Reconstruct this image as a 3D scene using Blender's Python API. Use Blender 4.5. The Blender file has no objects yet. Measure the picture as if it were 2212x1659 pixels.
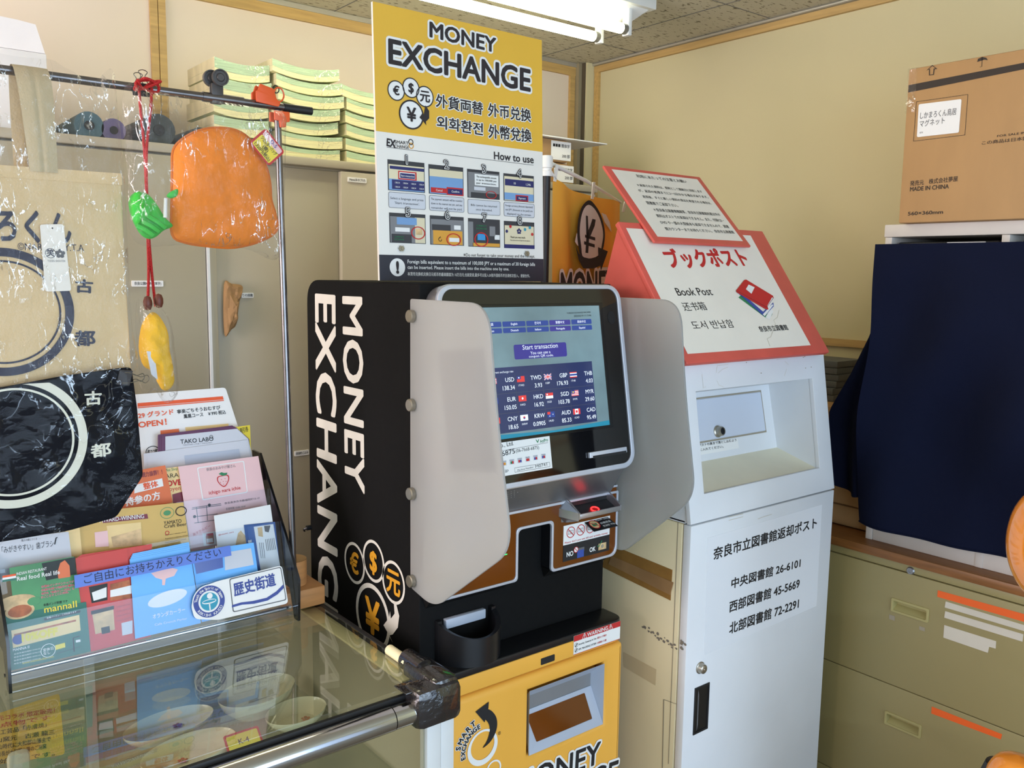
import bpy, bmesh, math, random
from mathutils import Vector, Matrix, noise
random.seed(7)
S = bpy.context.scene
COL = S.collection

# ------------------------------------------------------------------ camera
IW, IH, F = 2212.0, 1659.0, 1887.61
def _n(v): return Vector(v).normalized()
def _cr(px, py): return Vector(((px-IW/2)/F, -(py-IH/2)/F, -1.0))
_X = _cr(3500, 622).normalized(); _Y = _cr(-405, 568).normalized(); _Z = _X.cross(_Y).normalized()
_Y = _Z.cross(_X).normalized()
ROT = Matrix((_X, _Y, _Z))                      # room axes seen by the camera
EYE = Vector((0, 0, 1.5))
cam_d = bpy.data.cameras.new('camera'); cam = bpy.data.objects.new('camera', cam_d); COL.objects.link(cam)
cam.matrix_world = Matrix.Translation(EYE) @ ROT.to_4x4()
cam_d.sensor_width = 36; cam_d.lens = F/IW*36; cam_d.clip_start = 0.02
S.camera = cam

# ------------------------------------------------------------------ world, daylight, exposure
S.view_settings.view_transform = 'Standard'; S.view_settings.look = 'None'
S.view_settings.gamma = 1; S.view_settings.use_curve_mapping = False
S.view_settings.exposure = 0.25
w = bpy.data.worlds.new('sky'); S.world = w; w.use_nodes = True
w.node_tree.nodes['Background'].inputs[0].default_value = (0.55, 0.72, 1.0, 1)
w.node_tree.nodes['Background'].inputs[1].default_value = 0.9
def area(name, loc, target, sx, sy, power, col):
    l = bpy.data.lights.new(name, 'AREA'); l.shape = 'RECTANGLE'; l.size = sx; l.size_y = sy
    l.energy = power; l.color = col
    o = bpy.data.objects.new(name, l); COL.objects.link(o); o.location = loc
    o.rotation_euler = (Vector(target)-Vector(loc)).to_track_quat('-Z', 'Y').to_euler()
    return o
DAY = (0.62, 0.80, 1.0)
area('shopfront_daylight', (0.15, -2.25, 1.25), (0.6, 1, 1.15), 3.6, 2.0, 96, DAY)
area('left_pink_fill', (-1.95, 1.75, 1.65), (0.15, 2.6, 1.75), 1.7, 1.2, 68, (1.0, 0.86, 0.86))  # added unseen light, aimed and tinted pink to brighten the back wall's left

# ------------------------------------------------------------------ helpers
def lin(c): c /= 255.0; return c/12.92 if c <= 0.04045 else ((c+0.055)/1.055)**2.4
def rgb(t): return (lin(t[0]), lin(t[1]), lin(t[2]), 1)
MATS = {}
def mk(name, col, rough=0.5, metal=0.0, spec=0.5, var=0.06, vs=6.0, bump=0.0, bs=60.0, emit=None, coat=0.0, trans=0.0, sss=0.0, stretch=None):
    m = bpy.data.materials.new(name); m.use_nodes = True; nt = m.node_tree; b = nt.nodes['Principled BSDF']
    tc = nt.nodes.new('ShaderNodeTexCoord'); src = tc.outputs['Object']
    if stretch:
        mp = nt.nodes.new('ShaderNodeMapping'); mp.inputs['Scale'].default_value = stretch
        nt.links.new(src, mp.inputs[0]); src = mp.outputs[0]
    n = nt.nodes.new('ShaderNodeTexNoise'); n.inputs['Scale'].default_value = vs; n.inputs['Detail'].default_value = 5
    nt.links.new(src, n.inputs['Vector'])
    r = nt.nodes.new('ShaderNodeValToRGB'); c = rgb(col)
    r.color_ramp.elements[0].position = 0.3; r.color_ramp.elements[1].position = 0.7
    r.color_ramp.elements[0].color = tuple(x*(1-var) for x in c[:3])+(1,)
    r.color_ramp.elements[1].color = tuple(min(1, x*(1+var)) for x in c[:3])+(1,)
    nt.links.new(n.outputs['Fac'], r.inputs[0]); nt.links.new(r.outputs[0], b.inputs['Base Color'])
    b.inputs['Roughness'].default_value = rough; b.inputs['Metallic'].default_value = metal
    b.inputs['Specular IOR Level'].default_value = spec; b.inputs['Coat Weight'].default_value = coat
    b.inputs['Transmission Weight'].default_value = trans
    if sss:
        b.inputs['Subsurface Weight'].default_value = sss; b.inputs['Subsurface Radius'].default_value = (.01, .01, .01)
    if bump:
        n2 = nt.nodes.new('ShaderNodeTexNoise'); n2.inputs['Scale'].default_value = bs; n2.inputs['Detail'].default_value = 4
        nt.links.new(src, n2.inputs['Vector'])
        bp = nt.nodes.new('ShaderNodeBump'); bp.inputs['Strength'].default_value = bump; bp.inputs['Distance'].default_value = 0.01
        nt.links.new(n2.outputs['Fac'], bp.inputs['Height']); nt.links.new(bp.outputs[0], b.inputs['Normal'])
    if emit:
        nt.links.new(r.outputs[0], b.inputs['Emission Color']); b.inputs['Emission Strength'].default_value = emit
    MATS[name] = m
    return m
def clear_mat(name, tint, ior=1.45, rough=0.02, bump=0.0, bs=20.0, haze=0.0, stretch=None, boost=1.0, crease=0, cw=.022, ck=.75):
    """a thin clear sheet: see-through with Fresnel reflection, optional milkiness and creases"""
    m = bpy.data.materials.new(name); m.use_nodes = True; nt = m.node_tree; nt.nodes.clear()
    out = nt.nodes.new('ShaderNodeOutputMaterial'); tr = nt.nodes.new('ShaderNodeBsdfTransparent'); gl = nt.nodes.new('ShaderNodeBsdfGlossy')
    tr.inputs[0].default_value = (*tint, 1); gl.inputs['Roughness'].default_value = rough
    fr = nt.nodes.new('ShaderNodeFresnel'); ge = nt.nodes.new('ShaderNodeNewGeometry'); mr = nt.nodes.new('ShaderNodeMapRange')
    mr.inputs['To Min'].default_value = ior; mr.inputs['To Max'].default_value = 1/ior          # same reflection from either face of the sheet
    nt.links.new(ge.outputs['Backfacing'], mr.inputs['Value']); nt.links.new(mr.outputs[0], fr.inputs[0])
    mx = nt.nodes.new('ShaderNodeMixShader'); mu = nt.nodes.new('ShaderNodeMath'); mu.operation = 'MULTIPLY'; mu.inputs[1].default_value = boost
    nt.links.new(fr.outputs[0], mu.inputs[0])
    base = tr.outputs[0]
    tc = nt.nodes.new('ShaderNodeTexCoord'); n = nt.nodes.new('ShaderNodeTexNoise'); n.inputs['Scale'].default_value = bs; n.inputs['Detail'].default_value = 6
    src = tc.outputs['Object']
    if stretch:
        mp = nt.nodes.new('ShaderNodeMapping'); mp.inputs['Scale'].default_value = stretch; nt.links.new(src, mp.inputs[0]); src = mp.outputs[0]
    nt.links.new(src, n.inputs['Vector'])
    if haze:
        df = nt.nodes.new('ShaderNodeBsdfDiffuse'); df.inputs[0].default_value = (.9, .9, .9, 1)
        mh = nt.nodes.new('ShaderNodeMixShader'); mh.inputs[0].default_value = haze
        nt.links.new(tr.outputs[0], mh.inputs[1]); nt.links.new(df.outputs[0], mh.inputs[2]); base = mh.outputs[0]
    if bump:
        bp = nt.nodes.new('ShaderNodeBump'); bp.inputs['Strength'].default_value = bump; bp.inputs['Distance'].default_value = 0.02
        nt.links.new(n.outputs['Fac'], bp.inputs['Height']); nt.links.new(bp.outputs[0], gl.inputs['Normal']); nt.links.new(bp.outputs[0], fr.inputs['Normal'])
    if crease:                                   # wrinkled film: bright only along its folds
        n3 = nt.nodes.new('ShaderNodeTexNoise'); n3.inputs['Scale'].default_value = bs*crease; n3.inputs['Detail'].default_value = 3; n3.inputs['Distortion'].default_value = .6
        nt.links.new(src, n3.inputs['Vector']); s1 = nt.nodes.new('ShaderNodeMath'); s1.operation = 'SUBTRACT'; s1.inputs[1].default_value = .5
        s2 = nt.nodes.new('ShaderNodeMath'); s2.operation = 'ABSOLUTE'; rp = nt.nodes.new('ShaderNodeMapRange'); rp.inputs['From Max'].default_value = cw; rp.inputs['To Min'].default_value = 1; rp.inputs['To Max'].default_value = 0
        n4 = nt.nodes.new('ShaderNodeTexNoise'); n4.inputs['Scale'].default_value = bs*.5; nt.links.new(tc.outputs['Object'], n4.inputs['Vector']); r4 = nt.nodes.new('ShaderNodeMapRange'); r4.inputs['From Min'].default_value = .46; r4.inputs['From Max'].default_value = .62
        nt.links.new(n4.outputs['Fac'], r4.inputs['Value'])
        nt.links.new(n3.outputs['Fac'], s1.inputs[0]); nt.links.new(s1.outputs[0], s2.inputs[0]); nt.links.new(s2.outputs[0], rp.inputs['Value'])
        m1 = nt.nodes.new('ShaderNodeMath'); m1.operation = 'MULTIPLY'; nt.links.new(rp.outputs[0], m1.inputs[0]); nt.links.new(r4.outputs[0], m1.inputs[1])
        m2 = nt.nodes.new('ShaderNodeMath'); m2.operation = 'MULTIPLY_ADD'; m2.inputs[1].default_value = ck; nt.links.new(m1.outputs[0], m2.inputs[0]); nt.links.new(mu.outputs[0], m2.inputs[2]); mu = m2
    nt.links.new(mu.outputs[0], mx.inputs[0]); nt.links.new(base, mx.inputs[1]); nt.links.new(gl.outputs[0], mx.inputs[2])
    nt.links.new(mx.outputs[0], out.inputs[0]); MATS[name] = m
    return m

class Plane:
    """a flat surface in the room: origin, across, up"""
    def __init__(s, o, u, v):
        s.o = Vector(o); s.u = _n(u); s.n = s.u.cross(_n(v)).normalized(); s.v = s.n.cross(s.u)
    def at(s, u, v, n=0.0): return s.o + s.u*u + s.v*v + s.n*n
    def px(s, px, py, n=0.0):
        d = ROT @ _cr(px, py); o = s.o + s.n*n
        p = EYE + d*((o-EYE).dot(s.n)/d.dot(s.n)); q = p - o
        return (q.dot(s.u), q.dot(s.v))
    def P(s, px, py, n=0.0):
        u, v = s.px(px, py, n); return s.at(u, v, n)
def PY(y): return Plane((0, y, 0), (1, 0, 0), (0, 0, 1))        # faces the camera side (-Y)
def PXl(x): return Plane((x, 0, 0), (0, -1, 0), (0, 0, 1))      # faces -X
def PZ(z): return Plane((0, 0, z), (1, 0, 0), (0, 1, 0))

_tc = {}
def text_mesh(s, off=0.0, shear=0.0):
    if off > 0:                                  # bolder: the same glyphs spread around a small circle
        v0, f0 = text_mesh(s, 0, shear); v = []; f = []; N = 16 if off > .045 else 6
        for k in range(N):
            a = 2*math.pi*k/N; b = len(v); v += [(x+off*math.cos(a), y+off*math.sin(a), k*2.5e-5) for x, y, _ in v0]; f += [tuple(i+b for i in q) for q in f0]
        return v, f
    k = (s, 0, shear)
    if k not in _tc:
        cu = bpy.data.curves.new('tmp', 'FONT'); cu.body = s; cu.shear = shear; cu.resolution_u = 3 if len(s) < 14 else 2
        o = bpy.data.objects.new('tmp', cu); me = o.to_mesh()
        v = [(p.co.x, p.co.y, 0.0) for p in me.vertices]; f = [tuple(p.vertices) for p in me.polygons]
        o.to_mesh_clear(); bpy.data.objects.remove(o); bpy.data.curves.remove(cu); _tc[k] = (v, f)
    return _tc[k]
def fill_mesh(loops, ext, bev=0.0):
    cu = bpy.data.curves.new('tmp', 'CURVE'); cu.dimensions = '2D'; cu.fill_mode = 'BOTH' if ext or bev else 'FRONT'
    for lp in loops:
        sp = cu.splines.new('POLY'); sp.points.add(len(lp)-1)
        for p, q in zip(sp.points, lp): p.co = (q[0], q[1], 0, 1)
        sp.use_cyclic_u = True
    cu.extrude = max(0, ext-bev); cu.bevel_depth = bev; cu.bevel_resolution = 2; cu.offset = -bev
    o = bpy.data.objects.new('tmp', cu); me = o.to_mesh()
    v = [tuple(p.co) for p in me.vertices]; f = [tuple(p.vertices) for p in me.polygons]
    o.to_mesh_clear(); bpy.data.objects.remove(o); bpy.data.curves.remove(cu)
    return v, f
def rrect(u0, v0, u1, v1, r=0.0, seg=6):
    if r <= 0: return [(u0, v0), (u1, v0), (u1, v1), (u0, v1)]
    out = []
    for cx, cy, a in ((u1-r, v0+r, -90), (u1-r, v1-r, 0), (u0+r, v1-r, 90), (u0+r, v0+r, 180)):
        for k in range(seg+1):
            t = math.radians(a+90*k/seg); out.append((cx+r*math.cos(t), cy+r*math.sin(t)))
    return out
def ell(cu, cv, ru, rv=None, seg=40, rot=0.0):
    rv = ru if rv is None else rv; c, s = math.cos(rot), math.sin(rot); out = []
    for k in range(seg):
        t = 2*math.pi*k/seg; a, b = ru*math.cos(t), rv*math.sin(t); out.append((cu+a*c-b*s, cv+a*s+b*c))
    return out
def round_poly(pts, radii, seg=6):
    out = []; n = len(pts)
    for i, p in enumerate(pts):
        r = radii[i] if isinstance(radii, (list, tuple)) else radii
        if r <= 0: out.append(p); continue
        P_, A, B = Vector(p), Vector(pts[i-1]), Vector(pts[(i+1) % n])
        da, db = (A-P_), (B-P_); t = min(r, da.length*.49, db.length*.49)
        a, b = P_+da.normalized()*t, P_+db.normalized()*t
        for k in range(seg+1):
            s = k/seg; out.append(tuple((1-s)**2*a + 2*s*(1-s)*P_ + s*s*b))
    return out
def smooth_loop(pts, sub=5):
    out = []; n = len(pts); pts = [Vector(p) for p in pts]
    for i in range(n):
        p0, p1, p2, p3 = pts[i-1], pts[i], pts[(i+1) % n], pts[(i+2) % n]
        for k in range(sub):
            t = k/sub
            out.append(0.5*((2*p1)+(p2-p0)*t+(2*p0-5*p1+4*p2-p3)*t*t+(3*p1-p0-3*p2+p3)*t**3))
    return out
def stroke(pts, wd):
    """outline of an open 2D line of width wd (a width or one per point)"""
    L, R = [], []; n = len(pts)
    for i, p in enumerate(pts):
        a = Vector(pts[max(0, i-1)]); b = Vector(pts[min(n-1, i+1)]); d = (b-a).normalized(); q = Vector((-d.y, d.x))
        h = (wd[i] if isinstance(wd, (list, tuple)) else wd)/2
        L.append(tuple(Vector(p)+q*h)); R.append(tuple(Vector(p)-q*h))
    return L + R[::-1]
def spline(pts, sub=6):
    out = []; n = len(pts); pts = [Vector(p) for p in pts]
    for i in range(n-1):
        p0, p1, p2, p3 = pts[max(0, i-1)], pts[i], pts[i+1], pts[min(n-1, i+2)]
        for k in range(sub):
            t = k/sub
            out.append(0.5*((2*p1)+(p2-p0)*t+(2*p0-5*p1+4*p2-p3)*t*t+(3*p1-p0-3*p2+p3)*t**3))
    out.append(pts[-1]); return out

class MB:
    def __init__(s): s.v = []; s.f = []; s.m = []; s.slots = []
    def slot(s, m):
        m = MATS[m] if isinstance(m, str) else m
        if m not in s.slots: s.slots.append(m)
        return s.slots.index(m)
    def add(s, vs, fs, m):
        b = len(s.v); k = s.slot(m); s.v += [Vector(q) for q in vs]
        for f in fs: s.f.append(tuple(b+i for i in f)); s.m.append(k)
        return s
    def box(s, x, y, z, m, bevel=0.0, M=None):
        bm = bmesh.new(); bmesh.ops.create_cube(bm, size=1)
        for v in bm.verts:
            v.co = Vector(((x[0]+x[1])/2+v.co.x*(x[1]-x[0]), (y[0]+y[1])/2+v.co.y*(y[1]-y[0]), (z[0]+z[1])/2+v.co.z*(z[1]-z[0])))
        if bevel: bmesh.ops.bevel(bm, geom=bm.edges[:], offset=bevel, segments=2, profile=.5, affect='EDGES')
        bm.verts.index_update()
        s.add([(M @ v.co) if M else v.co.copy() for v in bm.verts], [[v.index for v in f.verts] for f in bm.faces], m); bm.free(); return s
    def prism(s, loops, pl, n0, n1, m, bev=0.0):
        vs, fs = fill_mesh(loops, (n1-n0)/2, bev); c = (n0+n1)/2
        s.add([pl.at(a, b, n+c) for a, b, n in vs], fs, m); return s
    def flat(s, loops, pl, n, m):
        vs, fs = fill_mesh(loops, 0); s.add([pl.at(a, b, n) for a, b, _ in vs], fs, m); return s
    def flatpx(s, pts, pl, n, m): return s.flat([[pl.px(*p) for p in pts]], pl, n, m)
    def quad(s, a, b, c, d, m): return s.add([a, b, c, d], [(0, 1, 2, 3)], m)
    def text(s, t, pl, u, v, h, m, n=0.0, off=0.0, wd=None, align='L', ang=0.0, shear=0.0):
        """cap height h with the base line starting at (u, v)"""
        vs, fs = text_mesh(t, off, shear)
        if not vs: return s
        x0 = min(p[0] for p in vs); x1 = max(p[0] for p in vs); k = h/0.70; kx = k if wd is None else wd/(x1-x0)
        sh = {'L': 0, 'C': -(x1-x0)/2, 'R': -(x1-x0)}[align]; c, q = math.cos(ang), math.sin(ang); out = []
        for a, b, z in vs:
            a, b = (a-x0+sh)*kx, b*k; out.append(pl.at(u+a*c-b*q, v+a*q+b*c, n+z))
        s.add(out, fs, m); return s
    def ptext(s, t, pl, p0, p1, pt, m, n=0.0005, off=0.0, halo=None, ho=0.06):
        """fit text to the box with lower left p0, lower right p1, upper left pt"""
        a = Vector(pl.px(*p0)); b = Vector(pl.px(*p1)); c = Vector(pl.px(*pt))
        u = (b-a); W = u.length; u = u/W; q = Vector((-u.y, u.x)); H = (c-a).dot(q)
        sg = 1 if H > 0 else -1
        base, _ = text_mesh(t); x0 = min(p[0] for p in base); x1 = max(p[0] for p in base); y0 = min(p[1] for p in base); y1 = max(p[1] for p in base)
        def put(o, mm, nn):
            vs, fs = text_mesh(t, o); res = []
            for x, y, z in vs:
                r = a + u*((x-x0)/(x1-x0)*W) + q*((y-y0)/(y1-y0)*H); res.append(pl.at(r.x, r.y, nn+z))
            s.add(res, fs, mm)
        if halo: put(ho, halo, n); n += 0.0006
        put(off, m, n); return s
    def tube(s, pts, r, m, seg=10, caps=True, closed=False):
        pts = [Vector(p) for p in pts]; n = len(pts); vs = []; fs = []
        t0 = (pts[1]-pts[0]).normalized(); up = Vector((0, 0, 1)) if abs(t0.z) < .9 else Vector((1, 0, 0))
        nrm = t0.cross(up).normalized()
        for i in range(n):
            a = pts[i-1] if (i or closed) else pts[0]; b = pts[(i+1) % n] if (i < n-1 or closed) else pts[-1]
            t = (b-a).normalized(); nrm = (nrm - t*nrm.dot(t)).normalized(); bn = t.cross(nrm)
            rr = r[i] if isinstance(r, (list, tuple)) else r
            for k in range(seg):
                g = 2*math.pi*k/seg; vs.append(pts[i]+(nrm*math.cos(g)+bn*math.sin(g))*rr)
        for i in range(n if closed else n-1):
            j = (i+1) % n
            for k in range(seg): k2 = (k+1) % seg; fs.append((i*seg+k, i*seg+k2, j*seg+k2, j*seg+k))
        if caps and not closed: fs.append(tuple(range(seg))[::-1]); fs.append(tuple((n-1)*seg+k for k in range(seg)))
        s.add(vs, fs, m); return s
    def lathe(s, prof, c, m, seg=32, ax=(0, 0, 1), sx=1, sy=1, ref=None, a0=0.0, a1=360.0):
        ax = _n(ax); e = Vector(ref) if ref else (Vector((1, 0, 0)) if abs(ax.x) < .9 else Vector((0, 1, 0)))
        e = (e-ax*e.dot(ax)).normalized(); g = ax.cross(e); vs = []; fs = []; full = abs(a1-a0) >= 360; ns = seg if full else seg+1
        for k in range(ns):
            t = math.radians(a0+(a1-a0)*k/seg)
            for r, z in prof: vs.append(Vector(c)+e*(r*math.cos(t)*sx)+g*(r*math.sin(t)*sy)+ax*z)
        n = len(prof)
        for k in range(seg):
            k2 = (k+1) % ns
            for i in range(n-1): fs.append((k*n+i, k2*n+i, k2*n+i+1, k*n+i+1))
        s.add(vs, fs, m); return s
    def grid(s, fn, nu, nv, m):
        vs = [fn(i/nu, j/nv) for j in range(nv+1) for i in range(nu+1)]
        s.add(vs, [(j*(nu+1)+i, j*(nu+1)+i+1, (j+1)*(nu+1)+i+1, (j+1)*(nu+1)+i) for j in range(nv) for i in range(nu)], m); return s
    def inflate(s, loop, pl, n, th, m, rings=7, back=True, p=2.0, wr=0.0, ws=25.0, seed=0.0):
        """pillow over a star-shaped outline; wr adds creases"""
        c = sum((Vector(q) for q in loop), Vector((0, 0)))/len(loop); L = len(loop)
        for sd in ((1, -1) if back else (1,)):
            vs = []; fs = []
            for k in range(rings+1):
                r = k/rings; r = r**0.8
                for q in loop:
                    u, v = c + (Vector(q)-c)*r; h = th*max(0, 1-r**p)**.5*sd
                    if wr: h += wr*(noise.noise(Vector((u*ws+seed, v*ws, sd*3.1)))+.5*noise.noise(Vector((u*ws*2.3, v*ws*2.3+seed, sd))))*(1-r**8)
                    vs.append(pl.at(u, v, n+h))
            for k in range(rings):
                for i in range(L):
                    j = (i+1) % L; f = (k*L+i, k*L+j, (k+1)*L+j, (k+1)*L+i); fs.append(f if sd > 0 else f[::-1])
            s.add(vs, fs, m)
        return s
    def build(s, name, parent=None, smooth=True, solid=None, ang=0.7, kind=None, label=None):
        me = bpy.data.meshes.new(name)
        o = bpy.data.objects.new(name, me); COL.objects.link(o)
        org = Vector((0, 0, 0)); q = parent
        if parent is not None:
            while q.parent: q = q.parent
            org = q.location
        elif s.v:
            org = Vector((sum(p.x for p in s.v)/len(s.v), sum(p.y for p in s.v)/len(s.v), min(p.z for p in s.v))); o.location = org
        me.from_pydata([tuple(p-org) for p in s.v], [], s.f); 
        for m in s.slots: me.materials.append(m)
        me.polygons.foreach_set('material_index', s.m); me.validate()
        if solid:
            bm = bmesh.new(); bm.from_mesh(me); bmesh.ops.remove_doubles(bm, verts=bm.verts, dist=1e-5); bmesh.ops.recalc_face_normals(bm, faces=bm.faces); bm.to_mesh(me); bm.free()
        if smooth:
            me.polygons.foreach_set('use_smooth', [True]*len(me.polygons)); me.set_sharp_from_angle(angle=ang)
        me.update()
        if parent is not None: o.parent = parent
        if kind: o['kind'] = kind
        if label: o['label'] = label
        return o
def tag(o, label, cat, group=None):
    o['label'] = label; o['category'] = cat
    if group: o['group'] = group
    return o
def thing(name, label, cat, loc, group=None):
    o = bpy.data.objects.new(name, None); COL.objects.link(o); o.location = loc; o.empty_display_size = .05
    return tag(o, label, cat, group)

# ------------------------------------------------------------------ materials
mk('wall_paint', (208, 198, 156), .8, var=.03, vs=1.5)
mk('wall_paint_back', (230, 213, 190), .8, var=.03, vs=1.5)
mk('floor_lino', (120, 112, 98), .5, var=.1, vs=3)
mk('pine', (196, 160, 96), .55, var=.14, vs=4, stretch=(1.5, 22, 22))
mk('pine_y', (192, 158, 98), .55, var=.14, vs=4, stretch=(22, 1.5, 22))
mk('post_paint', (150, 138, 108), .6)
mk('alu', (190, 186, 175), .4, metal=.6)
mk('shadow_gap', (84, 74, 56), .8)
mk('white_enamel', (228, 230, 228), .35)
mk('tube_glow', (252, 248, 214), .4, var=0, emit=9.8)
mk('tube_cap', (150, 150, 145), .4, metal=.7)
mk('cabinet_grey', (178, 170, 147), .45, var=.03, vs=2)
mk('cabinet_dark', (120, 112, 98), .5)
mk('label_white', (240, 240, 236), .5, var=.02)
mk('ink', (28, 28, 30), .6, var=.02)
mk('ink_grey', (96, 96, 98), .6, var=.02)
mk('ink_red', (196, 40, 40), .6, var=.02)
mk('ink_orange', (232, 92, 44), .6, var=.02)
mk('ink_blue', (62, 78, 150), .6, var=.02)
mk('ink_white', (236, 236, 232), .5, var=.02)
mk('ink_gold', (222, 158, 40), .5, var=.02)
mk('ink_green', (46, 130, 84), .6, var=.02)
mk('navy_ink', (38, 40, 62), .6, var=.02)
mk('machine_black', (19, 19, 19), .75, spec=.12, var=.08, vs=90, bump=.03, bs=600)
mk('machine_navy', (24, 26, 38), .4, var=.08, vs=90)
mk('side_print', (226, 222, 210), .5, var=.02)
mk('silver', (196, 196, 200), .3, metal=.85)
mk('silver_trim', (206, 210, 220), .35, metal=.4)
mk('grey_metal', (150, 150, 152), .35, metal=.8)
mk('gloss_black', (16, 16, 17), .06, spec=.7, var=.02)
mk('reflected_brown', (104, 54, 12), .12, var=.04, spec=.45)  # dark glass with its orange reflection put into the base colour
mk('machine_yellow', (242, 178, 72), .4, var=.03)
mk('yellow_board', (232, 182, 62), .5, var=.03)
mk('board_white', (238, 233, 224), .5, var=.02)
mk('board_black', (40, 40, 52), .45, var=.03)
mk('black_plastic', (22, 23, 26), .35, var=.05)
mk('led_red', (255, 30, 30), .3, var=0, emit=5)
mk('led_green', (40, 235, 110), .3, var=0, emit=1.6)
mk('bolt', (168, 162, 148), .3, metal=.85)
mk('paper', (238, 237, 233), .6, var=.02)
mk('paper_grey', (208, 210, 216), .6, var=.02)
mk('slot_grey', (176, 184, 198), .4, var=.03)
mk('slot_back', (140, 142, 144), .4, metal=.3)
# frosted acrylic
def frost():
    m = bpy.data.materials.new('frosted_acrylic'); m.use_nodes = True; nt = m.node_tree; nt.nodes.clear()
    out = nt.nodes.new('ShaderNodeOutputMaterial'); df = nt.nodes.new('ShaderNodeBsdfDiffuse'); tl = nt.nodes.new('ShaderNodeBsdfTranslucent')
    tp = nt.nodes.new('ShaderNodeBsdfRefraction'); tp.inputs['Roughness'].default_value = .32; tp.inputs['IOR'].default_value = 1.12; gl = nt.nodes.new('ShaderNodeBsdfGlossy'); gl.inputs['Roughness'].default_value = .25
    c = (.91, .92, .90, 1); df.inputs[0].default_value = c; tl.inputs[0].default_value = c; tp.inputs[0].default_value = (.8, .8, .78, 1)
    a = nt.nodes.new('ShaderNodeMixShader'); a.inputs[0].default_value = .74
    b = nt.nodes.new('ShaderNodeMixShader'); b.inputs[0].default_value = .14
    d = nt.nodes.new('ShaderNodeMixShader'); fr = nt.nodes.new('ShaderNodeFresnel'); fr.inputs[0].default_value = 1.4
    n = nt.nodes.new('ShaderNodeTexNoise'); n.inputs['Scale'].default_value = 300; bp = nt.nodes.new('ShaderNodeBump'); bp.inputs['Strength'].default_value = .05
    nt.links.new(n.outputs['Fac'], bp.inputs['Height']); nt.links.new(bp.outputs[0], gl.inputs['Normal'])
    nt.links.new(df.outputs[0], a.inputs[1]); nt.links.new(tl.outputs[0], a.inputs[2])
    nt.links.new(a.outputs[0], b.inputs[1]); nt.links.new(tp.outputs[0], b.inputs[2])
    nt.links.new(fr.outputs[0], d.inputs[0]); nt.links.new(b.outputs[0], d.inputs[1]); nt.links.new(gl.outputs[0], d.inputs[2])
    nt.links.new(d.outputs[0], out.inputs[0]); MATS['frosted_acrylic'] = m
frost()
clear_mat('counter_glass', (.90, .925, .88), 1.6, .01, boost=1.4)
clear_mat('clear_acrylic', (.94, .96, .98), 1.35, .03)
clear_mat('film', (.96, .96, .96), 1.45, .10, bump=1.0, bs=24, haze=.02, stretch=(1.6, 1, .6), boost=.5, crease=1.5)
clear_mat('film_tight', (.98, .98, .98), 1.42, .06, bump=.7, bs=24, haze=.008, boost=.6, crease=1.6)
clear_mat('film_gloss', (.98, .98, .98), 1.5, .05, bump=1.0, bs=9, haze=.0, boost=.28, crease=2.2, cw=.010, ck=.35)
mk('smoked_acrylic', (18, 18, 20), .12, var=.02)
mk('chrome', (205, 205, 208), .12, metal=1.0, var=.02)
mk('steel_pole', (120, 116, 116), .25, metal=.9, var=.2, vs=20)
mk('rubber_black', (26, 26, 28), .5)
mk('tape_black', (34, 30, 31), .18, var=.2, vs=40, bump=.9, bs=32, coat=1.0)
mk('foam_cream', (246, 234, 190), .6, var=.05)
mk('frame_white', (214, 214, 212), .4)
mk('showcase_beige', (184, 176, 152), .5, var=.04)
mk('porcelain', (226, 220, 190), .2, var=.03, coat=.4)
mk('card_yellow', (222, 176, 72), .6)
mk('card_bright', (240, 216, 60), .5)
mk('canvas_beige', (224, 196, 150), .85, var=.06, vs=5, bump=.15, bs=300)
mk('canvas_strap', (196, 178, 142), .85, var=.06, bump=.15, bs=300)
mk('canvas_navy', (10, 11, 20), .8, spec=.15, var=.1, vs=6, bump=.2, bs=14)
mk('print_cream', (220, 218, 200), .6, var=.02)
mk('plush_orange', (240, 134, 30), .85, var=.08, vs=14, bump=.25, bs=90)
mk('plush_dark', (206, 112, 34), .85, var=.08)
mk('felt_green', (66, 190, 70), .7, var=.15, vs=18)
mk('felt_leaf', (40, 214, 40), .6, var=.08)
mk('plush_yellow', (240, 186, 34), .85, var=.1, vs=14, bump=.3, bs=80)
mk('bead_brown', (100, 46, 28), .5)
mk('cord_red', (196, 30, 30), .6, bump=.6, bs=400)
mk('clip_orange', (228, 92, 40), .35)
mk('clip_grey', (72, 68, 66), .4)
mk('wire', (150, 148, 142), .25, metal=.9)
mk('kraft', (176, 138, 92), .75, var=.08, vs=7, bump=.1, bs=30)
mk('kraft_dark', (160, 122, 78), .75, var=.1, vs=9, bump=.3, bs=18)
mk('carton', (182, 142, 94), .75, var=.04, vs=5, stretch=(1, 4, 1))
mk('carton_ink', (52, 42, 34), .7)
mk('book_cream', (238, 228, 176), .7, var=.22, vs=4, stretch=(3, 3, 160))
mk('book_green', (182, 206, 168), .7, var=.24, vs=4, stretch=(3, 3, 200))
mk('book_cover', (216, 206, 164), .6, var=.16, vs=30, stretch=(1, 1, .2))
mk('white_card', (242, 238, 236), .6)
mk('roll_teal', (70, 96, 104), .6)
mk('roll_purple', (96, 88, 122), .6)
mk('roll_dark', (52, 58, 58), .7, var=.3, vs=30)
mk('flag_yellow', (248, 182, 66), .7, var=.05)
mk('flag_black', (44, 38, 40), .7)
mk('flag_grey', (222, 218, 212), .7)
mk('plastic_white', (232, 232, 226), .4)
mk('post_white', (226, 228, 230), .4, var=.03, vs=6)
mk('post_ghost', (210, 194, 156), .35)
mk('post_label', (231, 233, 236), .45, var=.01)
mk('post_beige', (228, 212, 172), .45, var=.04, vs=4)
mk('flap_white', (206, 212, 224), .4, var=.02)
mk('post_floor', (236, 230, 204), .5)
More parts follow.
